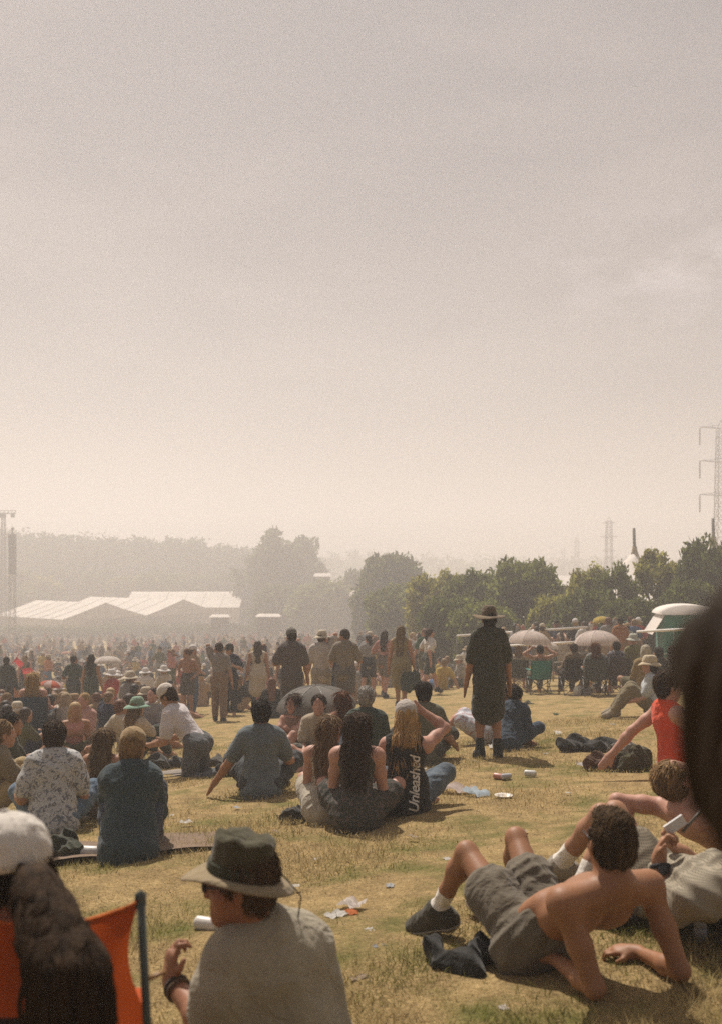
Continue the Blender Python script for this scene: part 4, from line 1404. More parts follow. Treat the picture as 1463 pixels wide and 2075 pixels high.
# shirtless man propped on his elbows
def sunbather():
    b = gd(1085, 4.0)
    J = world_pose(b, dict(pel=(1083, 1895, 4.0), neck=(1232, 1798, 3.68), head=(1237, 1712, 3.68), hip=[(1058, 1905, 3.95), (1108, 1885, 4.12)],
                           sh=[(1142, 1832, 3.60), (1312, 1796, 3.82)], el=[(1205, 2003, 3.55), (1378, 1968, 3.72)], wr=[(1115, 1938, 3.86), (1292, 1930, 3.98)],
                           kn=[(945, 1727, 4.35), (1045, 1698, 4.52)], an=[(885, 1846, 4.50), (1035, 1828, 4.66)]),
                   face=(-.14, .95, .10), toes=[(-.75, .55, -.28), (-.7, .6, -.3)], hd=[(-.9, .6, .1), (-1, .5, 0)], pn=[(0, .2, -1), (0, .2, -1)], curl=(.7, .6), slim=.013)
    sp, sS, sH, fw, f, hu, hs = frame_of(J)
    t = thing('person', 'shirtless man in grey shorts propped on his elbows on the grass', 'person', b)
    P = body_prims(J, False, True)
    for i in (0, 1):   # shoulder blades and ribs
        P.append(ell(lerp(J['neck'], J['pel'], .26) + sS * (2 * i - 1) * .085 - fw * .075, (sS, sp, fw), (.060, .090, .040), .04))
        P.append(cone(J['neck'] + sp * .05 - fw * .01, lerp(J['neck'], J['sh'][i], .75) - fw * .01, .046, .040, .05))
    P.append(ell(lerp(J['pel'], J['neck'], .34) + fw * .065, (sH, sp, fw), (.10, .12, .055), .06))
    def spine(Q):
        q = Q - J['pel']
        u = q @ sS; w = q @ fw; z = q @ sp
        m = np.exp(-(u / .018) ** 2) * (w < -.02) * (z > .05) * (z < .46)
        nv = np.exp(-(((u) / .012) ** 2 + ((z - .12) / .014) ** 2)) * (w > .05)
        return .008 * m + .012 * nv + .0016 * np.sin(60 * z + 14 * u) * (w > -.01) * (z < .24) * (z > .03) + .0012 * np.sin(38 * z + 30 * u + 9 * w) * (z > 0)
    link('body', sdf_mesh('body', P, .0068, spine), M_SKIN, t, (.29, .135, .066))
    hr = link('hair', sdf_mesh('hair', hair_prims(J, 'crop') + [ell(J['head'] + hu * .105 - f * .01, (hs, f, hu), (.060, .066, .026), .03)], .006, strands(.002)), M_HAIR, t, (.045, .027, .013))
    hair_tufts(hr, 2600, .022, .0013, (.075, .045, .020), lambda p, nn: (-hu * .9 - f * .25) if (p - J['head']) @ hu < .05 else (f * 1.0 + hs * .5), 3, .03)
    hair_tufts(hr, 260, .042, .0018, (.10, .062, .028), lambda p, nn: (-hu - f * .25) if (p - J['head']) @ hu < .07 else (f * 1.0 + hs * .9), 4, .16)
    P, amp = garment(J, 'shorts')
    P = P[:1] + [x for i in (0, 1) for x in leg_prims(J, i, .022, 0, .54, .036)] + [x for x in P if x[0] == 'e']
    link('shorts', sdf_mesh('shorts', P, .008, folds(.008, 1.3, 2.0)), M_CLOTH, t, (.135, .115, .085))
    w = MB()
    c = [lerp(J['hip'][0], J['hip'][1], .5) + sp * .105]
    ring = []
    for k in range(25):
        a = 2 * math.pi * k / 24
        ring.append(c[0] + sH * math.cos(a) * .158 + np.cross(sp, sH) * math.sin(a) * .118)
    w.tube(ring, .014, 6); w.build('waistband', M_CLOTH, t, (.13, .115, .095))
    footwear(t, J, 'socks', .007, (.72, .68, .62))
    footwear(t, J, 'shoes', .007, (.06, .055, .040))
    g = MB()   # sunglasses arms and lenses
    for s in (-1, 1):
        g.tube([J['head'] + hs * s * .079 - f * .01 + hu * .015, J['head'] + hs * s * .078 + f * .085 + hu * .022], .003, 5)
        g.lathe([(.0, .0), (.019, .001), (.019, .004), (0, .005)], 12, J['head'] + hs * s * .033 + f * .098 + hu * .012, R=Matrix((hs, hu, f)).transposed())
    g.build('sunglasses', M_PLAST, t, (.02, .02, .02))
    return J, b
sunbather()

# man in the wide hat, face in profile
def hat_man():
    b = gd(575, 3.1)
    b.z += .02
    J = world_pose(b, dict(pel=(585, 2135, 3.15), neck=(535, 1890, 3.12), head=(487, 1792, 3.07), hip=[(535, 2142, 3.08), (635, 2142, 3.22)],
                           sh=[(468, 1945, 3.02), (622, 1925, 3.22)], el=[(428, 2090, 3.0), (660, 2110, 3.32)], wr=[(350, 1990, 3.20), (560, 2120, 3.5)],
                           kn=[(380, 2120, 3.35), (620, 2030, 3.62)], an=[(470, 2120, 3.60), (500, 2090, 3.75)]),
                   face=(-1, .06, -.06), toes=[(1, .5, 0), (-1, .3, 0)], hd=[(-.10, .12, 1), (-.5, .8, -.2)], pn=[(.75, .5, .25), (0, 0, -1)], curl=(.95, .5), hup=(-.02, .0, 1))
    sp, sS, sH, fw, f, hu, hs = frame_of(J)
    t = thing('person', 'man in a wide brimmed hat and loose grey tee with one hand raised', 'person', b)
    P = body_prims(J, False, True)
    P += [cone(J['head'] + f * .070 - hu * .098, J['head'] + f * .055 - hu * .102 , .026, .030, .02)]
    link('body', sdf_mesh('body', P, .0062), M_SKIN, t, (.30, .135, .072))
    hr = link('hair', sdf_mesh('hair', hair_prims(J, 'short'), .007, strands(.002)), M_HAIR, t, (.06, .036, .02))
    hair_tufts(hr, 900, .045, .002, (.10, .06, .03), lambda p, nn: -hu - f * .3, 5, .3)
    T, amp = garment(J, 'loose_tee')
    T.append(ecap(J['neck'] - sp * .14 - fw * .045, J['pel'] - sp * .06 - fw * .02, sS, (.165, .212), (.075, .15), .08))
    T = [grow(x, -.018) if q in (2, 3, 4) else x for q, x in enumerate(T)]
    def drape(Q):
        q = Q - J['pel']; u = q @ sS; z = q @ sp
        a = np.clip(1.15 - z / .5, .2, 1); return .014 * (np.abs(np.sin(15 * u + 2.5 * z + 1.2 * np.sin(5 * z + 3 * u))) - .6) * a + .007 * (np.abs(np.sin(24 * u - 9 * z + 1.5 * np.sin(8 * z))) - .5) * a + .005 * (np.abs(np.sin(22 * z + 9 * u + 2 * np.sin(7 * u))) - .5)
    link('tee', sdf_mesh('tee', T, .0085, drape), M_CLOTH, t, (.33, .295, .22))
    s = MB()   # back seam and neckband
    ring = []
    for k in range(25):
        a = 2 * math.pi * k / 24
        ring.append(J['neck'] + hu * .012 + sS * math.cos(a) * .083 + fw * (math.sin(a) * .085 + .005) - hu * .022 * math.sin(a))
    s.tube(ring, .010, 6); s.build('neckband', M_CLOTH, t, (.33, .30, .23))
    P, amp = garment(J, 'shorts')
    link('shorts', sdf_mesh('shorts', P, .010, folds(amp)), M_CLOTH, t, (.08, .08, .075))
    # hat tilted forward over the face
    hat = dict(J); hat['hup'] = nrm(f * -.24 + hu); 
    f2 = nrm(f - np.array(hat['hup']) * f.dot(hat['hup'])); u2 = nrm(hat['hup']); s2 = np.cross(f2, u2)
    R = Matrix((s2, f2, u2)).transposed()
    c = J['head'] + hu * .050 - f * .005
    m = MB()
    wobc = lambda r, a: (.006 * math.sin(5 * a) + .004 * math.sin(9 * a + 1)) * (1 if r > .03 else .3)
    m.lathe([(.098, -.018), (.098, .004), (.095, .03), (.093, .06), (.094, .088), (.088, .100), (.060, .099), (.03, .094), (0, .092)], 36, c, .90, 1.02, R, wobc)
    m.build('hat_crown', M_CLOTH, t, (.064, .058, .032))
    m = MB()
    wob = lambda r, a: (r - .1) * (.30 * math.cos(2 * a) + .12 * math.sin(3 * a + .6) - .10 * math.sin(a))
    br = [(.099, -.014), (.120, -.018), (.140, -.023), (.160, -.033), (.161, -.038), (.140, -.028), (.120, -.023), (.099, -.019)]
    m.lathe(br, 48, c, .88, 1.10, R, wob)
    m.build('hat_brim', M_CLOTH, t, (.255, .20, .12))
    m = MB(); m.lathe([(.102, -.012), (.1035, -.005), (.1035, .012), (.1015, .018)], 36, c, .90, 1.02, R); m.build('hat_band', M_CLOTH, t, (.045, .048, .028))
    # chin cord hanging behind, sunglasses, wristbands
    bk = J['head'] - f * .112 + hu * .045
    m = MB(); m.lathe([(0, -.014), (.011, -.008), (.013, .004), (.006, .014), (0, .016)], 10, bk); cl = m.build('cord_toggle', M_PLAST, t, (.5, .5, .48))
    m = MB(); m.tube([bk, bk - f * .03 - hu * .03, bk - f * .075 - hu * .09, J['sh'][1] + np.array([-.03, -.06, .085])], .0025, 5); m.build('cord', M_CLOTH, t, (.05, .045, .03))
    g = MB()
    for s_ in (-1, 1):
        g.tube([J['head'] + hs * s_ * .080 - f * .01 + hu * .012, J['head'] + hs * s_ * .074 + f * .085 + hu * .016], .0035, 6)
        g.lathe([(0, -.002), (.024, 0), (.026, .004), (.020, .009), (0, .011)], 16, J['head'] + hs * s_ * .036 + f * .098 + hu * .010, 1.0, .85, Matrix((hs, hu, f)).transposed())
    g.tube([J['head'] + hs * -.014 + f * .108 + hu * .016, J['head'] + hs * .014 + f * .108 + hu * .016], .003, 5)
    g.build('sunglasses', M_PLAST, t, (.03, .03, .05))
    for q in (0, .035):
        m = MB()
        w, e = J['wr'][0], J['el'][0]
        c0 = lerp(w, e, .10 + q * 2.2)
        ax = nrm(w - e)
        a1 = nrm(np.cross(ax, [0, 0, 1.0])); a2 = np.cross(ax, a1)
        m.tube([c0 + a1 * math.cos(k * math.pi / 8) * .036 + a2 * math.sin(k * math.pi / 8) * .036 for k in range(17)], .008, 6)
        m.build('wristband', M_CLOTH, t, (.06, .045, .035) if q == 0 else (.10, .06, .035))
hat_man()

# woman in the white cap, long hair over the back of an orange chair
M_ORANGE = basic('orange_chair_fabric', (.54, .098, .018), .8, .10, 6, .35, 160, transl=.30)
def chair_woman():
    d = 2.30
    b = gd(20, d)
    # folding chair with fabric sagging between two back poles
    t = thing('folding_chair', 'orange folding camp chair at the bottom corner under the long haired woman', 'chair', b)
    W = lambda u, v, dd: V3(at(u, v, dd) - b)
    pr0, pr1 = W(286, 1822, 2.32), W(300, 2090, 2.26)
    pl0, pl1 = W(-170, 1822, 2.12), W(-185, 2090, 2.06)
    V, F = [], []
    nu, nv = 24, 14
    for j in range(nv + 1):
        for i in range(nu + 1):
            s, q = i / nu, j / nv
            top = lerp(pl0, pr0, s); bot = lerp(pl1, pr1, s) 
            p = lerp(top, bot, q)
            sag = math.sin(math.pi * s)
            p = p + np.array([0, .075 * sag, -.085 * (sag ** .8) * (1 - q)]) + np.array([-.035 * max(0, s - .6) / .4 * math.sin(math.pi * min(1, q * 1.1)), .006 * math.sin(17 * s + 4 * q), 0])
            V.append(p)
    for j in range(nv):
        for i in range(nu):
            a = j * (nu + 1) + i
            F.append((a, a + 1, a + nu + 2, a + nu + 1))
    link('backrest', np_mesh('backrest', V, F), M_ORANGE, t)
    h = MB()
    h.tube([V[i] for i in range(nu + 1)], .006, 6); h.build('top_hem', M_CLOTH, t, (.55, .12, .02))
    for a, c in ((pr0, pr1), (pl0, pl1)):
        m = MB(); m.tube([a + nrm(a - c) * .012, c, c + (c - a) * .62], .010, 10)
        m.lathe([(0, .01), (.014, 0), (.014, -.03), (.010, -.035)], 10, a + nrm(a - c) * .012); m.build('back_pole', M_METAL, t, (.055, .065, .055))
    gz0 = 0.0
    st = [lerp(pl1, pl0, -.42), lerp(pr1, pr0, -.42)]
    fr = [s + np.array([-.10, .46, .03]) for s in st]
    m = MB(); m.add([st[0], st[1], fr[1], fr[0]], [(0, 1, 2, 3)]); m.add([s - np.array([0, 0, .01]) for s in (st[0], st[1], fr[1], fr[0])], [(3, 2, 1, 0)]); m.build('seat', M_ORANGE, t, smooth=False)
    for p, q in ((st[0], fr[1]), (st[1], fr[0]), (st[0], fr[0]), (st[1], fr[1])):
        m = MB(); m.tube([p, [q[0], q[1], .02]], .010, 8); m.build('leg', M_METAL, t, (.055, .065, .055))
    m = MB()
    arm = lerp(pr0, pr1, .62)
    m.tube([arm, arm + np.array([.045, .02, .012])], .006, 6); m.build('strap_clip', M_METAL, t, (.28, .14, .05))
    # the woman
    J = world_pose(b, dict(pel=(60, 2140, 2.44), neck=(58, 1892, 2.36), head=(20, 1790, 2.36), hip=[(25, 2140, 2.36), (95, 2140, 2.52)],
                           sh=[(-60, 1925, 2.28), (150, 1925, 2.52)], el=[(-120, 2120, 2.5), (190, 2150, 2.8)], wr=[(-200, 2120, 2.75), (60, 2160, 2.95)],
                           kn=[(-60, 2130, 2.85), (60, 2110, 2.95)], an=[(-100, 2330, 2.95), (40, 2330, 3.1)]),
                   face=(-.93, .36, -.12), toes=[(-.4, 1, 0), (-.3, 1, 0)], hup=(0, 0, 1))
    sp, sS, sH, fw, f, hu, hs = frame_of(J)
    w = thing('person', 'woman in a white cap with long dark wavy hair sitting in the orange chair', 'person', b)
    link('body', sdf_mesh('body', body_prims(J, True, True), .008), M_SKIN, w, (.32, .155, .09))
    for nm, c in (('top', (.05, .05, .05)), ('shorts', (.05, .06, .08))):
        P, amp = garment(J, nm, True)
        link(nm, sdf_mesh(nm, P, .01, folds(amp)), M_CLOTH, w, c)
    # hair: thick locks pouring from under the cap down behind the chair back
    root = W(62, 1785, 2.30)
    key = [W(66, 1748, 2.285), W(82, 1800, 2.235), W(106, 1862, 2.18), W(132, 1940, 2.10), W(146, 2040, 2.08), W(148, 2150, 2.08)]
    wid = [.024, .042, .058, .072, .080, .084]; dep = [.022, .045, .055, .055, .05, .05]
    P = [ell(J['head'] - f * .02 + hu * .01, (hs, f, hu), (.078, .094, .080), .02)]
    sidev = np.array([1.0, .15, 0])
    for k in range(2, 5): P.append(ecap(key[k], key[k + 1], sidev, (wid[k] * .72, wid[k + 1] * .72), (dep[k] * .5, dep[k + 1] * .5), .03))
    hr = link('hair', sdf_mesh('hair', P, .009, strands(.002, 2)), M_HAIR, w, (.018, .011, .006))
    hair_tufts(hr, 3000, .05, .0020, (.026, .015, .007), lambda p, nn: np.array([.10, 0, -1.0]), 8, -.05, .006)
    rng = random.Random(5)
    m = MB()
    for q in range(2300):
        lk = rng.randrange(64)
        a = lk * 2 * math.pi / 64 * 7.0 + rng.gauss(0, .10)
        rr = .35 + .65 * ((lk * 37) % 64) / 64 + rng.gauss(0, .05)
        ph, fq, am = lk * 2.4 + rng.uniform(-.35, .35), 5.0 + (lk * 13 % 64) / 64 * 4, .009 + .013 * ((lk * 29 % 64) / 64)
        pts, rs = [], []
        n = 16
        end = rng.uniform(.75, 1.0)
        for i in range(n):
            s = i / (n - 1) * end * 4.999
            k = int(s); x = s - k
            c = lerp(key[k], key[k + 1], x)
            ww = lerp(wid[k], wid[k + 1], x); dd = lerp(dep[k], dep[k + 1], x)
            o = np.array([math.cos(a) * ww * (.74 + .44 * rr), -abs(math.sin(a)) * dd * (.80 + .46 * rr), 0])
            o += np.array([am * math.sin(fq * s / 2.2 + ph), am * .7 * math.cos(fq * s / 2 + ph), 0]) * min(1, s)
            pts.append(c + o); rs.append(.0023 * (1 - .6 * i / n))
        m.tube(pts, rs, 4)
    m.build('hair_locks', M_HAIR, hr, (.034, .019, .009))
    # cap
    for k, (nm, me) in enumerate(hat_mesh('cap', dict(J, head=J['head'] + hu * .006))):
        o = link(nm, me, M_CLOTH, w, (.62, .58, .52))
    ss = MB()   # cap seams
    for k in range(6):
        a = k * math.pi / 6
        c = J['head'] + hu * .058 - f * .006
        pts = []
        for q in range(13):
            th = math.pi * q / 12
            pts.append(c + (hs * math.cos(a) * .94 + f * math.sin(a) * 1.09) * math.cos(th) * .0975 + hu * (math.sin(th) * .1135 - .008))
        ss.tube(pts, .0013, 4)
    ss.build('cap_seams', M_CLOTH, w, (.5, .46, .40))
chair_woman()

# man on his back with crossed shorts and watch, phone in hand
M_CHECK = patterned('checked_shirt', 'check', (.33, .29, .22), (.09, .08, .06), 48)
M_CHECK2 = patterned('checked_shorts', 'check', (.22, .19, .14), (.06, .052, .040), 30)
def lying_man():
    b = gd(1335, 4.5)
    J = world_pose(b, dict(pel=(1340, 1800, 4.52), neck=(1478, 1792, 4.02), head=(1545, 1772, 3.90), hip=[(1322, 1800, 4.45), (1350, 1785, 4.62)],
                           sh=[(1405, 1822, 3.98), (1540, 1775, 4.15)], el=[(1352, 1842, 4.20), (1462, 1790, 4.45)], wr=[(1334, 1742, 4.28), (1385, 1728, 4.42)],
                           kn=[(1245, 1647, 4.78), (1218, 1652, 4.92)], an=[(1175, 1800, 4.72), (1132, 1752, 5.12)]),
                   face=(-.5, .6, .6), toes=[(-.8, .4, -.4), (-.9, .4, -.3)], hd=[(.25, .1, 1), (-.9, 0, .5)], pn=[(.8, -.4, 0), (0, -.2, .9)], curl=(1.0, .9), hup=(.6, -.5, .6))
    t = thing('person', 'man lying with knees up in a checked shirt and dark wristwatch', 'person', b)
    link('body', sdf_mesh('body', body_prims(J, False, True), .0072), M_SKIN, t, (.36, .185, .105))
    P, amp = garment(J, 'shirt')
    link('shirt', sdf_mesh('shirt', P, .010, folds(.011, 1.1, 4)), M_CHECK, t)
    P, amp = garment(J, 'shorts')
    P = P[:1] + [x for i in (0, 1) for x in leg_prims(J, i, .020, 0, .46, .04)] + [x for x in P if x[0] == 'e']
    link('shorts', sdf_mesh('shorts', P, .010, folds(.006, 1.2, 1)), M_CHECK2, t)
    footwear(t, J, 'socks', .009, (.66, .62, .56))
    footwear(t, J, 'shoes', .009, (.30, .27, .22))
    link('hair', sdf_mesh('hair', hair_prims(J, 'short'), .01, strands(.003)), M_HAIR, t, HR['brown'])
    w, e = J['wr'][0], J['el'][0]
    ax = nrm(w - e); a1 = nrm(np.cross(ax, [0, 1.0, 0])); a2 = np.cross(ax, a1)
    c0 = lerp(w, e, .14)
    m = MB()
    m.tube([c0 + (a1 * math.cos(k * math.pi / 10) + a2 * math.sin(k * math.pi / 10)) * .036 for k in range(21)], .011, 6)
    wt = m.build('watch_strap', M_CLOTH, t, (.02, .022, .026))
    m = MB(); m.lathe([(0, 0), (.021, 0), (.022, .006), (.018, .010), (0, .010)], 14, c0 - np.array([0, 1, 0]) * .040, R=Matrix((a1, ax, np.array([0, -1, 0]))).transposed()); m.build('watch_case', M_PLAST, wt, (.03, .035, .04))
    ph = J['wr'][0] + nrm(J['hd'][0]) * .12 + np.array([.045, 0, .03])
    p = MB(); p.box((0, 0, 0), (.050, .010, .095))
    o = tag(p.build('phone', M_PLAST, None, (.5, .5, .5), smooth=False, loc=b + Vector(ph)), 'pale phone held up by the lying man in the checked shirt', 'phone')
    o.rotation_euler = (R_(15), R_(55), R_(20))
    q = MB(); q.tube([b + Vector(ph) + Vector((.03, 0, -.03)), b + Vector(ph) + Vector((.14, .02, .08))], .007, 8)
    tag(q.build('selfie_stick', M_PLAST, None, (.09, .08, .06)), 'short dark stick sticking out beside the pale phone', 'stick')
lying_man()

# someone right beside the camera, out of focus
def near_head():
    b = Vector((.62, .84, gz(.62, .84)))
    J = P_stand()
    hz = at(1757, 1470, .66) - b
    J['head'] = V3(hz)
    J['neck'] = J['head'] + np.array([.10, .03, -.16])
    J['pel'] = np.array([.30, .05, .78]); J['face'] = nrm([.25, 1, -.25]); J['hup'] = (-.2, 0, 1)
    for i, s in ((0, -1), (1, 1)):
        J['sh'][i] = J['neck'] + np.array([.05, s * -.17, -.07])
        J['el'][i] = J['sh'][i] + np.array([.14, .02 * s, -.25]); J['wr'][i] = J['el'][i] + np.array([.10, .04 * s, -.22])
        J['hip'][i] = J['pel'] + np.array([0, s * -.09, 0])
        J['kn'][i] = J['hip'][i] + np.array([.02, 0, -.40]); J['an'][i] = J['kn'][i] + np.array([.04, 0, -.33]); J['toe'][i] = nrm([-1, 0, -.1])
    t = thing('person', 'blurred person with dark hair leaning in very close to the camera', 'person', b)
    link('body', sdf_mesh('body', body_prims(J, True), .012), M_SKIN, t, SK['dark'])
    sp, sS, sH, fw, f, hu, hs = frame_of(J)
    hp = [ell(J['head'] - hu * .012 + f * .012, (hs, f, hu), (.104, .112, .108), .05), ell(J['head'] + hs * -.050 + hu * .052, (hs, f, hu), (.052, .07, .050), .06), ecap(J['head'] - f * .05 - hu * .02, J['head'] - f * .03 - hu * .13 + np.array([.04, 0, 0]), hs, (.10, .06), (.065, .04), .05),
          ecap(J['head'] - hu * .03, J['neck'] + np.array([.06, 0, -.06]), hs, (.10, .09), (.08, .06), .05)]
    link('hair', sdf_mesh('hair', hp, .009, strands(.006, 1)), M_HAIR, t, (.030, .020, .013))
    P, amp = garment(J, 'sweater', True); link('sweater', sdf_mesh('sweater', P, .012, folds(amp)), M_CLOTH, t, (.03, .03, .03))
    P, amp = garment(J, 'trousers', True); link('trousers', sdf_mesh('trousers', P, .014, folds(amp)), M_CLOTH, t, (.03, .03, .04))
near_head()

# ------------------------------------------------------------------ seated and standing people of the middle ground
def put(label, u, v, J, rz=0, **k):
    g = gp(u, v)
    d = g.y
    return person(label, J, g, R_(rz), h=max(.0085, min(.02, d * .0011)), **k), g
M_PRINT = patterned('white_print', 'floral', (.46, .46, .45), (.17, .18, .20), 26)
M_FLORAL = patterned('dark_floral', 'floral', (.045, .050, .042), (.13, .10, .09), 30)
M_FLORAL2 = patterned('pale_floral', 'floral', (.50, .52, .56), (.42, .26, .26), 16)
NAVY, BLACK, WHITE, OLIVE = (.030, .036, .052), (.022, .022, .020), (.62, .59, .55), (.085, .080, .045)

put('man in a white printed tee and jeans sitting with his back turned', 108, 1688, P_cross(.22, hands=((-.30, .26, .26), (.20, .36, .22))), 12, skin='tan', hair=('short', 'brown'), wear=[('shirt', (.5, .5, .5), M_PRINT), ('trousers', (.10, .15, .21)), ('shoes', BLACK)])
put('woman with long light brown hair down a tan top beside the printed tee', 205, 1655, P_cross(.12), -10, fem=True, skin='tan', hair=('verylong', (.13, .085, .045)), wear=[('top', (.30, .22, .14)), ('skirt', (.16, .12, .08))], scale=.86)
put('person in a tan cap and dark teal sweater hunched on a blanket', 262, 1742, P_knees(.42, hands=((-.10, .50, .34), (.12, .48, .34)), face=(.25, 1, -.35), sw=.15), 8, skin='tan', hair=('short', 'light'), hat=('cap', (.30, .21, .11)), wear=[('hoodie', (.038, .060, .070)), ('trousers', (.045, .060, .085)), ('shoes', BLACK)], scale=.98)
put('dark haired man in an olive tee at the picture edge turned sideways', 2, 1612, P_cross(.18, hands=((-.2, .42, .42), (.14, .46, .36))), -75, skin='tan', hair=('short', 'dark'), wear=[('tee', (.055, .06, .04)), ('trousers', (.045, .06, .06)), ('shoes', BLACK)])
put('person in khaki trousers half cut off below the olive tee', -22, 1660, P_knees(.2), -60, skin='fair', hair=('short', 'light'), wear=[('tee', (.20, .16, .10)), ('trousers', (.36, .27, .14)), ('shoes', BLACK)])
put('man in a grey blue tee sitting upright with legs out to the side', 530, 1612, P_cross(.02, hands=((-.46, .12, .06), (.28, .36, .24))), 2, skin='tan', hair=('short', 'dark'), wear=[('tee', (.125, .15, .165)), ('trousers', (.05, .055, .06)), ('shoes', BLACK)], scale=1.0)
put('woman with dark brown hair and bare shoulders in a dark floral dress', 722, 1676, P_cross(.16), -6, fem=True, skin='pink', hair=('long', 'brown'), wear=[('top', (.05, .05, .05), M_FLORAL), ('skirt', (.05, .05, .05), M_FLORAL)], scale=.94)
put('woman with long fair brown hair leaning on the dark haired woman', 660, 1660, P_cross(.20, face=(.55, .85, -.1)), -14, fem=True, skin='pink', hair=('long', (.16, .10, .055)), wear=[('top', (.40, .34, .27)), ('skirt', (.40, .36, .29))], scale=.90)
pv, gv = put('blonde woman in a cap and black sleeveless top with white lettering', 822, 1648, P_cross(.10, hands=((-.34, .14, .06), (.10, .26, .80)), elbows=((-1, -.3, -.2), (.9, .5, -.1)), face=(-.25, 1, -.12)), -8, fem=True, skin='pink', hair=('verylong', (.40, .25, .11)), hat=('cap', (.42, .38, .34)), wear=[('vest', BLACK), ('trousers', (.10, .13, .16))], scale=.95)
put('man in a dark green tee with pale grey hair sitting by the umbrella', 742, 1560, P_cross(.02), -6, skin='pink', hair=('short', 'grey'), wear=[('tee', (.035, .055, .045)), ('trousers', NAVY)])
put('dark haired man in a grey green tee behind the blonde woman', 858, 1547, P_cross(.02, hands=((-.30, .30, .2), (.34, .24, .16))), -4, skin='tan', hair=('short', 'dark'), wear=[('tee', (.12, .12, .085)), ('trousers', (.06, .06, .05))])
put('man in a white tee and jeans kneeling and bending forward', 392, 1572, P_kneel(.85, face=(0, 1, -.7)), 72, skin='tan', hair=('short', 'brown'), hat=('cap', (.55, .50, .44)), wear=[('tee', (.56, .52, .52)), ('trousers', (.10, .105, .11)), ('shoes', BLACK)])
put('person in a dark dress length shirt and brimmed hat standing with bare calves', 990, 1537, P_stand(.04, -.02), 6, skin='tan', hair=('short', 'dark'), hat=('wide', (.11, .08, .05), (.17, .125, .075)), wear=[('shift', (.040, .042, .026)), ('boots', (.02, .022, .018))], scale=.97)[0]['root'].scale[0] = .90
put('person in a navy hoodie sitting hunched behind the standing figure', 1030, 1517, P_cross(.55, face=(0, 1, -.6)), -30, skin='tan', hair=('short', 'dark'), wear=[('hoodie', (.040, .060, .085)), ('trousers', (.05, .075, .11))], scale=.86)
put('woman in a pale floral dress reclining with bare feet stretched out', 985, 1506, pose((0, 0, .12), (0, -.75, 1), ((-.34, -.42, .06), (.30, -.30, .10)), ((-.10, .66, .06), (.12, .62, .07)), knees=((-.2, .1, .6), (.2, .1, .6))), 78, fem=True, skin='pink', hair=('long', 'brown'), wear=[('dress', (.5, .5, .5), M_FLORAL2)], scale=.95)
put('woman in a cream bucket hat and white tee sitting sideways with legs out', 1322, 1452, P_knees(.05, hands=((-.16, .38, .22), (.20, .36, .22))), 76, fem=True, skin='pink', hair=('long', 'dark'), hat=('bucket', (.50, .42, .29), (.46, .38, .26)), wear=[('tee', (.42, .45, .46)), ('trousers', (.20, .165, .10)), ('shoes', (.28, .24, .18))], scale=1.0)
put('person in a bright red orange top leaning back on a straight arm', 1378, 1577, pose((0, 0, .12), (0, -.25, 1), ((-.30, -.60, .03), (.20, .30, .25)), ((-.12, .82, .08), (.14, .78, .08)), knees=((-.2, .1, 1), (.2, .1, 1)), elbows=((-.5, -.8, 0), (.5, -.8, 0))), -80, fem=True, skin='pink', hair=('short', 'brown'), wear=[('vest', (.60, .065, .02)), ('trousers', (.20, .19, .17))], scale=1.05)
put('person lying beyond the checked shirt with a bent pale arm', 1500, 1765, pose((0, 0, .12), (0, -1.6, 1), ((-.20, -.52, .16), (.16, -.20, .30)), ((-.12, .75, .08), (.14, .70, .08)), elbows=((-.6, -1, .2), (.6, -.2, .6)), face=(0, .6, .8)), -70, skin='pink', hair=('short', 'light'), wear=[('shorts', (.14, .12, .085))], scale=.95)
put('person in a mint green sun hat and beige top sitting with dark trousers', 268, 1545, P_knees(.15), -35, fem=True, skin='fair', hair=('long', 'light'), hat=('sun', (.20, .30, .22), (.20, .32, .24)), wear=[('tee', (.46, .38, .29)), ('trousers', (.045, .055, .045))], scale=.95)
put('person in a grey tee sitting between the mint hat and the kneeling man', 315, 1500, P_cross(.1), 160, skin='pink', hair=('short', 'brown'), wear=[('tee', (.26, .25, .25)), ('trousers', NAVY)])
put('person in a pink top sitting beyond the printed tee', 178, 1515, P_cross(.1), 150, fem=True, skin='pink', hair=('short', 'blond'), wear=[('tee', (.46, .26, .22)), ('shorts', (.30, .28, .26))])
put('woman with long pale hair in a light grey hooded top', 132, 1512, P_cross(.08), -8, fem=True, skin='fair', hair=('long', (.36, .28, .18)), wear=[('hoodie', (.40, .37, .33)), ('trousers', (.30, .26, .20))])
put('person in a lime green tee behind the blue chair', 97, 1478, P_cross(.0), 10, skin='pink', hair=('short', 'brown'), wear=[('tee', (.13, .25, .055)), ('trousers', NAVY)])
put('person in dark red sitting at the edge behind the olive tee', 10, 1500, P_cross(.1), -30, skin='fair', hair=('bob', 'light'), wear=[('tee', (.12, .05, .03)), ('trousers', OLIVE)])
put('tall person in dark green standing with back turned by the seated crowd', 150, 1455, P_stand(.05, .02, ((-.2, .2, 1.05), (.27, .05, .82)), face=(.8, .6, 0)), 5, skin='tan', hair=('short', 'dark'), wear=[('tee', (.040, .060, .045)), ('trousers', (.045, .055, .06)), ('shoes', BLACK)], scale=.92)
put('woman in a long dark dress standing beside the dark green tee', 186, 1460, P_stand(.02), -8, fem=True, skin='tan', hair=('long', 'dark'), wear=[('dress', (.040, .058, .042)), ('boots', BLACK)], scale=.92)
put('person in near black standing at the picture edge among the crowd', 14, 1462, P_stand(.05), 0, skin='tan', hair=('short', 'dark'), wear=[('hoodie', (.020, .030, .024)), ('trousers', (.022, .024, .022))], scale=.95)
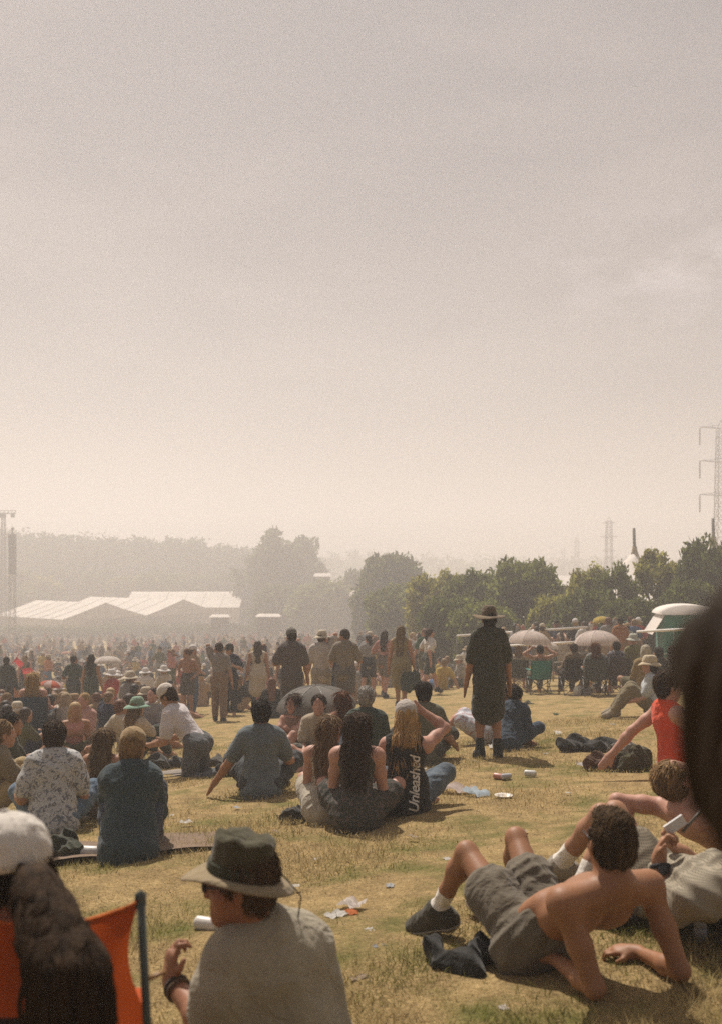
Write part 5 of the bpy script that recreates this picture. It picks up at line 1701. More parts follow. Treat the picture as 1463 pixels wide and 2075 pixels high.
# under the grey umbrella
put('person with brown hair sitting in the shade of the grey umbrella facing out', 602, 1545, P_knees(.1), 150, fem=True, skin='pink', hair=('long', 'brown'), wear=[('top', (.24, .15, .11)), ('shorts', (.06, .06, .05))], scale=.92)
put('person in a beige tee sitting under the middle of the grey umbrella', 648, 1552, P_cross(.1), 175, skin='pink', hair=('short', 'brown'), wear=[('tee', (.36, .30, .22)), ('shorts', (.09, .085, .07))], scale=.92)
put('person in a rust top sitting under the far side of the grey umbrella', 698, 1545, P_cross(.05), 30, fem=True, skin='pink', hair=('long', 'auburn'), wear=[('tee', (.22, .10, .06)), ('trousers', OLIVE)], scale=.92)
# walkers in the open strip
put('broad man in a dark tee walking into the haze with back turned', 592, 1478, P_stand(.08, .04, ((-.20, .30, 1.08), (.27, .10, .82)), face=(-.5, 1, 0)), 4, skin='tan', hair=('short', 'dark'), hat=('cap', (.16, .15, .13)), wear=[('loose_tee', (.085, .070, .065)), ('trousers', (.07, .065, .065)), ('shoes', BLACK)], scale=1.0)
put('person in a pale shirt and cream cap walking beside the broad man', 652, 1462, P_stand(-.1, .02, ((-.26, .1, .82), (.14, .16, 1.50)), face=(.6, .8, 0)), 10, skin='pink', hair=('short', 'brown'), hat=('bucket', (.46, .40, .30), (.46, .40, .30)), wear=[('shirt', (.44, .40, .36)), ('trousers', (.30, .26, .21))], scale=.98)
put('person in a grey brown shirt walking in step with the cream cap', 700, 1462, P_stand(.14, .03, ((-.16, .28, 1.12), (.16, .28, 1.12)), face=(-.8, .5, -.2)), -4, skin='tan', hair=('short', 'brown'), wear=[('shirt', (.20, .17, .13)), ('shorts', (.13, .12, .11)), ('shoes', BLACK)], scale=.98)
put('woman in a pink top and shorts walking behind the long olive top', 778, 1414, P_stand(.24, .05, ((-.20, .26, 1.15), (.28, -.08, .84))), -20, fem=True, skin='pink', hair=('long', 'brown'), wear=[('tee', (.40, .20, .17)), ('shorts', (.16, .13, .11)), ('shoes', BLACK)])
put('woman with long hair in a long olive top carrying a dark green bag', 812, 1437, P_stand(.16), -16, fem=True, skin='tan', hair=('verylong', (.15, .10, .05)), wear=[('dress', (.22, .18, .09)), ('shoes', BLACK)])
put('woman in a white tee and dark shorts striding along the open strip', 868, 1408, pose((0, 0, .90), (0, .06, 1), ((-.28, .22, 1.05), (.26, -.12, .86)), ((-.10, .34, .10), (.10, -.36, .14)), knees=((0, 1, 0), (0, 1, 0)), elbows=((-.4, -1, 0), (.4, -1, 0))), -60, fem=True, skin='pink', hair=('pony', 'brown'), wear=[('tee', (.58, .54, .49)), ('shorts', (.05, .06, .05)), ('shoes', BLACK)])
put('slim person in brown trousers standing alone in the haze', 445, 1462, P_stand(.12, .0, ((-.12, .2, 1.45), (.27, .02, .82)), face=(-.7, .7, 0)), 0, skin='tan', hair=('short', 'brown'), wear=[('tee', (.22, .19, .17)), ('trousers', (.20, .13, .085)), ('shoes', BLACK)], scale=.95)
put('shirtless reddish man standing behind the kneeling man', 382, 1450, P_stand(.03, .1, ((-.22, .18, 1.0), (.22, .18, 1.0)), face=(.6, .6, -.3)), 170, skin='tan', hair=('short', 'auburn'), wear=[('shorts', (.09, .08, .07))], scale=.92)
# right of the strip, round the camp chairs
put('person with a white headscarf sitting past the camp chairs', 1282, 1402, P_chair(-.05), 20, fem=True, skin='pink', hair=None, hat=('bucket', (.40, .40, .34), (.40, .40, .34)), wear=[('tee', (.17, .16, .07)), ('trousers', OLIVE)], scale=.95)
put('person in a yellow brown shawl and pale scarf by the bucket hat', 1308, 1410, P_cross(.0), 12, fem=True, skin='tan', hair=('bob', (.40, .36, .28)), wear=[('hoodie', (.20, .14, .06)), ('skirt', (.10, .09, .05))], scale=1.12)
put('person in an orange brown shirt standing beyond the big umbrella', 1256, 1372, P_stand(.04), 15, skin='tan', hair=('short', 'dark'), wear=[('shirt', (.26, .10, .03)), ('trousers', (.20, .11, .045))], scale=1.0)
put('man in a navy tee standing by the booth rail', 1276, 1360, P_stand(.02), -20, skin='pink', hair=('short', 'auburn'), wear=[('tee', (.025, .04, .07)), ('shorts', (.16, .10, .05))], scale=1.05)
put('man in a green shirt and cap bending over the booth rail', 1296, 1358, pose((0, 0, .92), (0, .6, 1), ((-.2, .5, .9), (.2, .5, .9)), ((-.1, 0, .09), (.1, 0, .09)), knees=((0, 1, 0), (0, 1, 0))), 80, skin='pink', hair=('short', 'brown'), hat=('cap', (.10, .19, .12)), wear=[('shirt', (.10, .19, .14)), ('trousers', OLIVE)], scale=1.05)
put('dark clothed person sitting in front of the green booth', 1338, 1408, P_cross(.1), 20, skin='tan', hair=('short', 'dark'), wear=[('hoodie', (.04, .04, .035)), ('trousers', BLACK)], scale=1.05)
put('person in a brown top sitting beside the dark clothed one by the booth', 1362, 1400, P_knees(.1), -10, skin='tan', hair=('long', 'brown'), fem=True, wear=[('tee', (.12, .075, .04)), ('trousers', OLIVE)], scale=1.05)
put('person with a pale hat sitting at the rail beside the standing figure', 935, 1392, P_cross(.1), 100, skin='pink', hair=('short', 'light'), hat=('bucket', (.46, .40, .30), (.46, .40, .30)), wear=[('tee', (.30, .27, .22)), ('trousers', (.10, .10, .08))], scale=1.0)

# white lettering down one side of the black sleeveless top
def lettering():
    vest = pv['sleeveless_top']
    me = vest.data
    bvh = BVHTree.FromPolygons([v.co for v in me.vertices], [p.vertices for p in me.polygons])
    for txt, size, off, zb, bend in (('Unleashed', .110, .118, .05, 1), ('FESTIVAL'[:0] or 'crew', .0, 0, 0, 0)):
        if size == 0: continue
        cu = bpy.data.curves.new('lettering', 'FONT')
        cu.body = txt; cu.size = size; cu.shear = .35; cu.offset = .0016; cu.space_character = .92; cu.resolution_u = 3
        tmp = bpy.data.objects.new('tmp', cu)
        COL.objects.link(tmp)
        dg = bpy.context.evaluated_depsgraph_get()
        m2 = bpy.data.meshes.new_from_object(tmp.evaluated_get(dg))
        bpy.data.objects.remove(tmp)
        import bmesh
        bm = bmesh.new(); bm.from_mesh(m2)
        bmesh.ops.triangulate(bm, faces=bm.faces)
        bmesh.ops.subdivide_edges(bm, edges=[e for e in bm.edges if e.calc_length() > .02], cuts=2)
        bmesh.ops.triangulate(bm, faces=bm.faces)
        for v in bm.verts:
            x, y = v.co.x, v.co.y
            p = Vector((off - y, -.8, zb + x))
            hit = bvh.ray_cast(p, Vector((0, 1, 0)))
            if hit[0] is not None: v.co = hit[0] + Vector((0, -.003, 0))
            else: v.co = Vector((p.x, 0, p.z))
        bm.to_mesh(m2); bm.free()
        m2.materials.clear()
        link('lettering', m2, M_PLAST, vest, (.62, .58, .52))
lettering()

# ------------------------------------------------------------------ umbrellas and camp chairs
def umbrella(label, u, vtop, d, wpx, col, hk=.30, tilt=(0, 0), group='umbrellas shading the crowd', alt=None, pole=.75, n=8):
    R = wpx / 2 / FPX * d
    top = at(u, vtop, d)
    t = thing('umbrella', label, 'umbrella', top - Vector((0, 0, pole)), 0, group)
    t.rotation_euler = (R_(tilt[0]), R_(tilt[1]), .3)
    H = R * 2 * hk
    def P(a, q, sc):
        rr = R * math.sin(q * math.pi / 2 * .92) / math.sin(math.pi / 2 * .92)
        z = pole - H * (1 - math.cos(q * math.pi / 2 * .92)) / (1 - math.cos(math.pi / 2 * .92))
        k = 1 - .055 * sc * q
        return Vector((rr * k * math.cos(a), rr * k * math.sin(a), z - .04 * R * sc * q * (1 - q)))
    sub, rows = 6, 10
    for half in ((0, 1) if alt is not None else (2,)):
        m = MB()
        for p in range(n):
            if half < 2 and p % 2 != half: continue
            vs, fs = [], []
            for i in range(sub + 1):
                s = i / sub
                a = 2 * math.pi * (p + s) / n
                for j in range(rows + 1): vs.append(P(a, j / rows, math.sin(math.pi * s)))
            for i in range(sub):
                for j in range(rows):
                    q = i * (rows + 1) + j
                    fs.append((q, q + 1, q + rows + 2, q + rows + 1))
            m.add(vs, fs)
        m.build('canopy', M_THIN, t, alt if half == 1 else col)
    for p in range(n):
        a = 2 * math.pi * p / n
        m = MB(); m.tube([P(a, j / 6, 0) + Vector((0, 0, .003)) for j in range(7)] , .0035, 4); m.build('rib', M_METAL, t, (.25, .24, .22))
    m = MB(); m.tube([(0, 0, pole + .05), (0, 0, pole - .02), (0, 0, 0)], [.004, .008, .008], 8); m.build('shaft', M_METAL, t, (.16, .15, .14))
    m = MB(); m.tube([(0, 0, 0), (0, 0, -.05), (.02, 0, -.075), (.045, 0, -.06)], .012, 8); m.build('handle', M_PLAST, t, (.05, .04, .03))
    return t
umbrella('grey see through umbrella sheltering people on the open grass', 645, 1388, 12.0, 168, (.24, .225, .21), .27, (2, -3), alt=(.19, .18, .165))
umbrella('big white umbrella close behind the standing figure in dark clothes', 1070, 1277, 23.5, 92, (.62, .54, .50), .30, (0, 4))
umbrella('big white umbrella over the camp chairs and orange bag', 1210, 1277, 23.5, 96, (.60, .52, .49), .29, (0, -2))
umbrella('small white umbrella tucked under the edge of a bigger white one', 1100, 1298, 25.5, 58, (.60, .55, .52), .26, (0, 6))
umbrella('yellow umbrella in the queue beyond the long rail', 1222, 1248, 31, 36, (.55, .42, .09), .32, (0, -8))
umbrella('white umbrella standing alone in the hazy seated crowd', 219, 1329, 27, 56, (.62, .57, .53), .24, (0, 0))
umbrella('pink and white umbrella low among the seated crowd', 95, 1378, 20, 50, (.52, .14, .09), .26, (0, 8), alt=(.55, .42, .40))
umbrella('small pale umbrella far away at the edge of the crowd', 60, 1318, 60, 18, (.55, .55, .53), .28)
umbrella('small pink umbrella far away above the seated crowd', 133, 1320, 66, 18, (.55, .30, .26), .28)
for (u, v, rz) in ((42, 1345, .6), (60, 1358, -.4)):
    p = at(u, v, 30)
    m = MB()
    vs = [(-.20, 0, -.05), (.10, .03, -.12), (.08, .05, .05), (-.18, -.02, .12), (-.04, -.05, 0)]
    m.add(vs, [(0, 1, 4), (1, 2, 4), (2, 3, 4), (3, 0, 4)])
    m.tube([(-.22, 0, -.9), (-.19, 0, .25)], .012, 6)
    o = m.build('flag', M_THIN, None, (.58, .07, .08), loc=p); o.rotation_euler = (0, rz, .2)
    tag(o, 'small red flag held up over the crowd, ' + ('upper of the two' if v < 1350 else 'lower of the two'), 'flag', 'red flags over the crowd')

def camp_chair(label, u, v, rz, col, group='folding camp chairs facing the stage', scale=1.0, loc=None):
    t = thing('camp_chair', label, 'chair', loc if loc is not None else gp(u, v), R_(rz), group, scale)
    def sheet(a, b, c, d, sag):
        V, F = [], []
        for j in range(7):
            for i in range(9):
                s, q = i / 8, j / 6
                p = lerp(lerp(V3(a), V3(b), s), lerp(V3(d), V3(c), s), q)
                V.append(p + V3(sag) * math.sin(math.pi * s) * (.4 + .6 * math.sin(math.pi * q)))
        for j in range(6):
            for i in range(8):
                k = j * 9 + i
                F.append((k, k + 1, k + 10, k + 9))
        return np_mesh('fabric', V, F)
    link('backrest', sheet((-.27, -.24, .88), (.27, -.24, .88), (.25, -.16, .40), (-.25, -.16, .40), (0, -.05, 0)), M_CLOTH, t, col)
    link('seat', sheet((-.25, -.16, .40), (.25, -.16, .40), (.25, .26, .43), (-.25, .26, .43), (0, 0, -.06)), M_CLOTH, t, col)
    for s in (-1, 1):
        m = MB(); m.tube([(s * .27, -.25, .90), (s * .26, -.20, .55), (s * .25, -.16, .40), (s * .27, .24, 0)], .011, 7); m.build('back_pole', M_METAL, t, (.05, .05, .05))
        m = MB(); m.tube([(s * .25, .26, .43), (s * .27, -.22, 0)], .011, 7); m.build('leg', M_METAL, t, (.05, .05, .05))
        m = MB(); m.tube([(s * .27, .26, 0), (s * .28, .25, .62), (s * .27, -.2, .62)], .011, 7); m.build('arm_frame', M_METAL, t, (.05, .05, .05))
        m = MB(); m.box((s * .275, .02, .635), (.06, .40, .018)); m.build('armrest', M_CLOTH, t, col, smooth=False)
    for y in (-.2, .25):
        m = MB(); m.tube([(-.27, y, .02), (.25, y, .40)], .009, 6); m.tube([(.27, y, .02), (-.25, y, .40)], .009, 6); m.build('cross_brace', M_METAL, t, (.05, .05, .05))
    return t
def seated(label, u, v, rz, col, clabel, **k):
    g = gp(u, v)
    k['scale'] = k.get('scale', .86 if v < 1450 else 1.0)
    camp_chair(clabel, u, v, rz, col, scale=k['scale'])
    P = k.pop('J', None) or P_chair(-.15)
    return person(label, P, g + Vector((0, 0, .0)), R_(rz), h=.014, **k)
HUP = pose((0, 0, .50), (0, -.15, 1), ((-.22, .05, 1.14), (.24, .05, 1.14)), ((-.14, .52, .09), (.14, .52, .09)), knees=((-.1, 1, 1), (.1, 1, 1)), elbows=((-1, -.2, .2), (1, -.2, .2)))
seated('woman with raised arms in a teal camp chair under the white umbrella', 1092, 1407, 4, (.035, .20, .16), 'teal camp chair under the big white umbrella by the standing figure', J=HUP, fem=True, skin='tan', hair=('short', 'dark'), wear=[('top', (.22, .13, .08)), ('trousers', OLIVE)])
seated('person in pale clothes on a dark green chair next to the teal one', 1050, 1400, -10, (.05, .055, .04), 'dark camp chair half hidden by the standing figure', skin='pink', hair=('bob', 'light'), wear=[('tee', (.34, .30, .24)), ('shorts', (.20, .18, .14))])
seated('dark clothed person in a black chair between the two big umbrellas', 1160, 1408, 6, (.022, .020, .018), 'black camp chair between the two big white umbrellas', skin='tan', hair=('short', 'brown'), wear=[('hoodie', (.14, .10, .06)), ('trousers', BLACK)])
seated('person in a grey tee in a dark chair under the second white umbrella', 1205, 1410, -4, (.05, .06, .055), 'dark chair with an orange bag under the second white umbrella', skin='tan', hair=('long', 'auburn'), fem=True, wear=[('tee', (.17, .19, .18)), ('trousers', OLIVE)])
seated('person in a patterned navy shirt in the endmost camp chair', 1245, 1407, 14, (.06, .05, .045), 'endmost camp chair in the row by the big white umbrella', skin='tan', hair=('short', 'brown'), wear=[('shirt', (.1, .1, .1), patterned('navy_print', 'floral', (.06, .07, .10), (.26, .22, .20), 14)), ('shorts', (.14, .11, .07))])
seated('blonde woman in a blue camp chair with her back turned', 70, 1520, 4, (.040, .065, .095), 'blue camp chair on the grass near the printed tee', fem=True, skin='pink', hair=('long', 'blond'), wear=[('top', (.36, .26, .18)), ('trousers', (.10, .10, .09))])
p5_ = gp(1088, 1414)

# ------------------------------------------------------------------ things lying on the grass
def lump(name, label, cat, u, v, size, col, seed, mat=None, n=7, flat=.5, group=None, noise=.012, h=None):
    g = gp(u, v)
    rng = random.Random(seed)
    P = []
    for i in range(n):
        x, y = rng.uniform(-.5, .5) * size[0] * .75, rng.uniform(-.5, .5) * size[1] * .75
        r = (size[0] * rng.uniform(.16, .30), size[1] * rng.uniform(.18, .34), size[2] * rng.uniform(.35, .6))
        a = rng.uniform(0, 3)
        P.append(ell((x, y, r[2] * flat), ((math.cos(a), math.sin(a), .2), (-math.sin(a), math.cos(a), 0), (0, 0, 1)), r, .04 * min(1, size[0] / .3)))
    S = .42 / max(size)
    def crease(Q):
        x, y, z = Q[:, 0] * S, Q[:, 1] * S, Q[:, 2] * S
        w = np.abs(np.sin(14 * x + 9 * y + seed + 1.8 * np.sin(8 * y + seed))) + .7 * np.abs(np.sin(17 * y - 11 * x + 12 * z + 2 * seed + 1.5 * np.sin(9 * x))) + .4 * np.abs(np.sin(33 * x + 27 * y + 20 * z))
        return (w - 1.0) * .032 / S
    o = link(name, sdf_mesh(name, P, h or max(size) / 46, crease), mat or M_CLOTH, None, col, g)
    return tag(o, label, cat, group)
def can(label, u, v, col, rz=0.5, stand=False, k=1.0, name='drink_can'):
    g = gp(u, v)
    t = thing(name, label, 'can', g + Vector((0, 0, 0 if stand else .034 * k)), 0)
    m = MB(); m.lathe([(.024, 0), (.032, .006), (.033, .014), (.033, .104), (.026, .116)], 18); b = m.build('can_body', M_PLAST, t, col)
    m = MB(); m.lathe([(.026, .1162), (.027, .119), (.025, .120), (.023, .1175), (0, .1175)], 18); l = m.build('can_lid', M_METAL, t, (.55, .55, .55))
    t.scale = (k,) * 3
    if not stand: t.rotation_euler = (R_(90), 0, rz); 
    else: t.rotation_euler = (0, 0, rz)
    return t
def bottle(label, u, v, col, rz=0.0, stand=True, k=1.0):
    g = gp(u, v)
    t = thing('plastic_bottle', label, 'bottle', g + Vector((0, 0, 0 if stand else .034 * k)), 0)
    m = MB(); m.lathe([(.028, 0), (.034, .008), (.034, .07), (.031, .075), (.034, .08), (.034, .14), (.016, .185), (.013, .20)], 16); m.build('bottle_body', M_PLAST, t, col)
    m = MB(); m.lathe([(.015, .198), (.015, .215), (0, .216)], 12); m.build('bottle_cap', M_PLAST, t, (.25, .35, .5))
    m = MB(); m.lathe([(.0346, .082), (.0346, .125)], 16); m.build('wrapper', M_PLAST, t, (.5, .5, .52))
    t.scale = (k,) * 3
    if not stand: t.rotation_euler = (R_(90), 0, rz)
    return t
def cup(label, u, v, col, rz=0.0, k=1.0, stand=False):
    g = gp(u, v)
    t = thing('paper_cup', label, 'cup', g + Vector((0, 0, 0 if stand else .04 * k)), 0)
    m = MB(); m.lathe([(.030, 0), (.042, .11), (.044, .112), (.041, .111), (.029, .003), (0, .003)], 18); m.build('cup_body', M_PLAST, t, col)
    m = MB(); m.lathe([(.0338, .03), (.0392, .08)], 18); m.build('printed_band', M_PLAST, t, (.45, .30, .06))
    t.scale = (k,) * 3
    if not stand: t.rotation_euler = (R_(84), 0, rz)
    return t
def paper(label, u, v, size, col, seed, name='paper_scrap', cat='litter', up=.35):
    g = gp(u, v)
    rng = random.Random(seed)
    n = 7
    V, F = [], []
    for j in range(n):
        for i in range(n):
            x, y = (i / (n - 1) - .5), (j / (n - 1) - .5)
            V.append((x * size[0] + rng.uniform(-.03, .03) * size[0], y * size[1] + rng.uniform(-.03, .03) * size[1], .012 + abs(math.sin(5 * x + seed) * math.cos(6 * y)) * size[0] * up * .5 + rng.uniform(0, .05) * size[0]))
    for j in range(n - 1):
        for i in range(n - 1):
            k = j * n + i
            F.append((k, k + 1, k + n + 1, k + n))
    o = link(name, np_mesh(name, V, F), M_THIN, None, col, g)
    o.rotation_euler = (0, 0, rng.uniform(0, 3))
    return tag(o, label, cat)
def plate(label, u, v, r, col):
    g = gp(u, v)
    m = MB(); m.lathe([(0, .004), (r * .68, .004), (r * .78, .016), (r, .022), (r, .025), (r * .77, .020), (r * .66, .008), (0, .008)], 24)
    o = m.build('paper_plate', M_PLAST, None, col, loc=g + Vector((0, 0, .004)))
    return tag(o, label, 'plate')

can('silver can lying alone on the grass beside the wide hat', 398, 1884, (.60, .57, .52), R_(68), k=1.05)
can('pale can lying beside the teal sweater near the blanket', 165, 1738, (.55, .53, .50), R_(82), k=1.25)
can('small reddish can near the standing figure', 1000, 1578, (.50, .22, .18), .9, k=.85)
can('small grey can next to the reddish one', 1016, 1580, (.42, .42, .45), 2.0, k=.8)
can('small white can lying apart in front of the long shadow', 1062, 1573, (.60, .60, .58), 1.2, k=.9)
can('pale tall can standing by the dark clothes heap', 1247, 1556, (.40, .42, .40), 0, True, k=1.4)
can('white can lying below the red orange top', 1330, 1558, (.60, .58, .55), 1.5, k=1.2)
bottle('clear bottle standing in the shade under the checked shirt', 1418, 1908, (.36, .36, .40), k=.8)
cup('white cup with a yellow band lying by the grey shorts', 984, 1868, (.62, .58, .50), R_(200), k=1.1)
paper('crumpled white wrapper among litter in the middle foreground', 682, 1862, (.10, .08), (.60, .58, .54), 3)
paper('larger crumpled white bag among litter in the middle foreground', 712, 1842, (.13, .09), (.62, .56, .52), 4, up=.6)
paper('orange crisp packet between the two white wrappers', 712, 1855, (.07, .05), (.50, .16, .06), 5)
paper('tiny white scrap beside the muddy shoe', 748, 1892, (.05, .04), (.60, .58, .54), 6)
paper('white scrap in front of the sunbather with grey shorts', 1018, 2050, (.04, .03), (.55, .50, .45), 16)
paper('flat white wrapper on the open grass past the standing figure', 1078, 1482, (.16, .08), (.60, .57, .52), 7, up=.2)
paper('second flat white wrapper further from the standing figure', 1130, 1488, (.20, .08), (.60, .57, .52), 8, up=.2)
paper('white wrapper between the boots of the standing figure', 997, 1516, (.17, .08), (.62, .60, .56), 9, up=.2)
paper('crumpled white paper at the end of the dark clothes heap', 1185, 1557, (.15, .10), (.60, .58, .58), 10, up=.7)
paper('pinkish crumpled bag right behind the lettered top', 915, 1606, (.30, .18), (.50, .42, .38), 11, 'plastic_bag', 'bag', .4)
paper('pale blue see through bag flattened on the grass', 962, 1612, (.24, .15), (.40, .48, .54), 12, 'plastic_bag', 'bag', .3)
for q, (u, v) in enumerate(((640, 1745), (790, 1800), (560, 1690), (905, 1745), (770, 1925), (1060, 1690), (1150, 1610), (480, 1640), (730, 1990), (860, 1560), (1105, 1530), (960, 1545), (350, 1655), (1240, 1470), (835, 1700), (600, 1800))):
    p = paper('small pale scrap of litter trodden into the open grass', u, v, (.045 + .02 * (q % 3), .03 + .012 * (q % 2)), [(.58, .55, .50), (.40, .42, .44), (.42, .34, .26)][q % 3], 40 + q, up=.3)
    p['group'] = 'scraps of litter on the trodden grass'
plate('white paper plate on the grass past the pale blue bag', 1020, 1618, .075, (.66, .62, .56))
paper('white cup lid on the edge of the blanket', 378, 1672, (.10, .06), (.62, .60, .55), 13, up=.6)
paper('white paper under the dark jacket by the huddled women', 612, 1660, (.16, .08), (.62, .60, .56), 14, up=.4)
paper('green wrapper low in the grass far from any person', 1125, 1450, (.18, .08), (.10, .13, .08), 17)
lump('jacket', 'black crumpled jacket under the knees of the shirtless man', 'jacket', 965, 1962, (.42, .24, .13), (.022, .022, .020), 3)
lump('jacket', 'dark jacket dropped beside the huddled women', 'jacket', 600, 1658, (.26, .22, .14), (.045, .045, .042), 4)
lump('jacket', 'black jacket spread in front of the red orange top', 'jacket', 1200, 1520, (.66, .34, .16), (.025, .025, .023), 5, n=9)
lump('bag', 'brown bag at the end of the black jacket', 'bag', 1222, 1558, (.34, .26, .20), (.10, .055, .035), 6)
lump('bag', 'dark olive bag leaning by the straight arm', 'bag', 1290, 1556, (.42, .3, .26), (.06, .055, .03), 7)
lump('bag', 'grey bag beside the hand of the red orange top', 'bag', 1258, 1528, (.24, .2, .18), (.16, .155, .14), 8)
lump('backpack', 'dark green backpack lying behind the printed tee', 'backpack', 128, 1735, (.32, .28, .26), (.045, .050, .035), 9)
lump('bag', 'dark bag lying behind the kneeling man', 'bag', 435, 1548, (.62, .3, .14), (.07, .065, .055), 10)
lump('jacket', 'dark jeans jacket heap in front of the kneeling man', 'jacket', 330, 1560, (.42, .3, .22), (.05, .052, .05), 11)
lump('bag', 'orange bag hanging low behind the dark camp chair', 'bag', 1192, 1396, (.36, .26, .30), (.30, .15, .04), 12)
lump('bag', 'pile of white carrier bags under the camp chairs', 'bag', 1180, 1409, (.34, .3, .26), (.50, .49, .45), 13)
lump('bag', 'pale bag on the grass in front of the endmost chair', 'bag', 1215, 1404, (.45, .35, .24), (.46, .42, .34), 14)
lump('bag', 'dark green shoulder bag at the hip of the olive top', 'bag', 830, 1437, (.36, .22, .42), (.03, .05, .045), 15, flat=.5).location.z += .45
lump('bag', 'small dark bag left on the grass behind the camp chairs', 'bag', 1066, 1428, (.30, .2, .07), (.06, .06, .04), 16)
lump('blanket_heap', 'dark blanket under the man in the checked shirt', 'blanket', 1420, 1868, (.9, .5, .10), (.035, .03, .025), 17, n=10)
def blanket(label, u, v, w, l, rz, col):
    g = gp(u, v)
    V, F = [], []
    nx, ny = 22, 16
    for j in range(ny + 1):
        for i in range(nx + 1):
            x, y = (i / nx - .5) * w, (j / ny - .5) * l
            c, s = math.cos(rz), math.sin(rz)
            X, Y = g.x + c * x - s * y, g.y + s * x + c * y
            V.append((X - g.x, Y - g.y, gz(X, Y) - g.z + .030 + .010 * math.sin(9 * x + 3 * y) + .008 * math.sin(13 * y)))
    for j in range(ny):
        for i in range(nx):
            k = j * (nx + 1) + i
            F.append((k, k + 1, k + nx + 2, k + nx + 1))
    tag(link('blanket', np_mesh('blanket', V, F), M_CLOTH, None, col, g), label, 'blanket')
blanket('brown picnic blanket under the hunched teal sweater', 300, 1718, 1.25, .70, .1, (.20, .14, .095))
blanket('grey blanket in front of the kneeling man', 345, 1572, .9, .6, .2, (.24, .21, .18))

# ------------------------------------------------------------------ the seated crowd
PAL = dict(black=(.022, .022, .022), navy=(.028, .036, .06), white=(.60, .57, .54), grey=(.24, .23, .22), red=(.36, .05, .04), pink=(.46, .22, .20), olive=(.10, .10, .05),
           tan=(.32, .22, .13), green=(.05, .10, .055), blue=(.07, .12, .22), yellow=(.42, .30, .07), brown=(.12, .075, .045), cream=(.46, .40, .31), orange=(.42, .15, .05))
PM = {k: basic('crowd_' + k, v, .92, .12, 6, spec=.15) for k, v in PAL.items()}
SKM = [basic('crowd_skin_%s' % w, SK[s], .6, .1, 6) for w, s in (('fair', 'fair'), ('tan', 'tan'), ('pink', 'pink'), ('brown', 'brown'))]
HRM = [basic('crowd_hair_%s' % s, HR[s], .6, .3, 20) for s in ('brown', 'dark', 'blond', 'light', 'auburn')]
def crowd_mesh(J, hair, top, low, fem, hat, h=.028):
    pieces = [(sdf_mesh('t', body_prims(J, fem), h), 0), (sdf_mesh('t', garment(J, top, fem)[0], h), 1), (sdf_mesh('t', garment(J, low, fem)[0], h), 2), (sdf_mesh('t', hair_prims(J, hair), h), 3)]
    if hat:
        for nm, me in hat_mesh(hat, J): pieces.append((me, 4))
    V, F, M, k = [], [], [], 0
    for me, s in pieces:
        n = len(me.vertices); c = np.zeros(n * 3); me.vertices.foreach_get('co', c); V.append(c.reshape(-1, 3))
        for p in me.polygons: F.append([i + k for i in p.vertices]); M.append(s)
        k += n
        bpy.data.meshes.remove(me)
    me = np_mesh('person', np.concatenate(V), F)
    for q in (SKM[0], PM['grey'], PM['navy'], HRM[0], PM['cream']): me.materials.append(q)
    me.polygons.foreach_set('material_index', np.array(M, dtype=np.int32))
    return me
PROT = []
for (nm, J, hair, top, low, fem, hat) in (
        ('sitting', P_cross(.15), 'short', 'tee', 'trousers', False, None), ('sitting', P_cross(.3), 'long', 'top', 'shorts', True, None),
        ('sitting', P_knees(.1), 'short', 'tee', 'shorts', False, 'cap'), ('sitting', P_knees(.2), 'long', 'tee', 'skirt', True, None),
        ('leaning back', P_back(-.35), 'short', 'tee', 'shorts', False, None), ('sitting', P_cross(.1), 'bob', 'tee', 'trousers', True, 'bucket'),
        ('leaning back', P_back(-.5), 'long', 'top', 'shorts', True, None), ('sitting', P_chair(-.1, .25), 'short', 'shirt', 'trousers', False, 'sun'),
        ('standing', P_stand(.1, 0, ((-.2, .25, 1.05), (.27, 0, .82)), face=(-.9, .3, 0)), 'short', 'tee', 'shorts', False, None), ('standing', P_stand(.12), 'long', 'dress', 'leggings', True, None),
        ('standing', P_stand(.05, .05, ((-.15, .3, 1.2), (.2, .2, 1.0)), face=(.7, .7, 0)), 'short', 'shirt', 'trousers', False, 'cap'), ('standing', P_stand(-.2, .05, ((-.3, .1, .85), (.1, .2, 1.5)), face=(-.7, .7, 0)), 'pony', 'tee', 'shorts', True, None)):
    PROT.append((nm, crowd_mesh(J, hair, top, low, fem, hat), hat))
TOPS = ['black', 'navy', 'white', 'grey', 'red', 'pink', 'olive', 'tan', 'green', 'blue', 'black', 'white', 'brown', 'cream', 'grey', 'orange', 'yellow']
LOWS = ['navy', 'black', 'grey', 'tan', 'olive', 'blue', 'brown']
cr = random.Random(21)
placed = []
for o in bpy.data.objects:
    if o.parent is None and o.type == 'EMPTY': placed.append((o.location.x, o.location.y))
def free(x, y, r):
    for (a, b) in placed:
        if abs(a - x) < r and abs(b - y) < r: return False
    return True
def crowd_person(x, y, zone, stand=.12, tops=TOPS):
    k = cr.randrange(8, 12) if cr.random() < stand else cr.randrange(0, 8)
    nm, me, hat = PROT[k]
    c, l = cr.choice(tops), cr.choice(LOWS)
    lab = 'person in %s %s top %s %s' % ('an' if c[0] in 'aeiou' else 'a', c, nm, zone)
    o = bpy.data.objects.new('person', me)
    COL.objects.link(o)
    for i, mt in enumerate((cr.choice(SKM), PM[c], PM[l], cr.choice(HRM), PM[cr.choice(['cream', 'white', 'tan', 'black'])])):
        o.material_slots[i].link = 'OBJECT'; o.material_slots[i].material = mt
    o.location = (x, y, gz(x, y) - .01)
    o.rotation_euler = (0, 0, cr.gauss(0, .7) if cr.random() < .75 else cr.uniform(0, 6.28))
    s = cr.uniform(.9, 1.05); o.scale = (s, s, s)
    tag(o, lab, 'person', lab.replace('person', 'people', 1))
    placed.append((x, y))
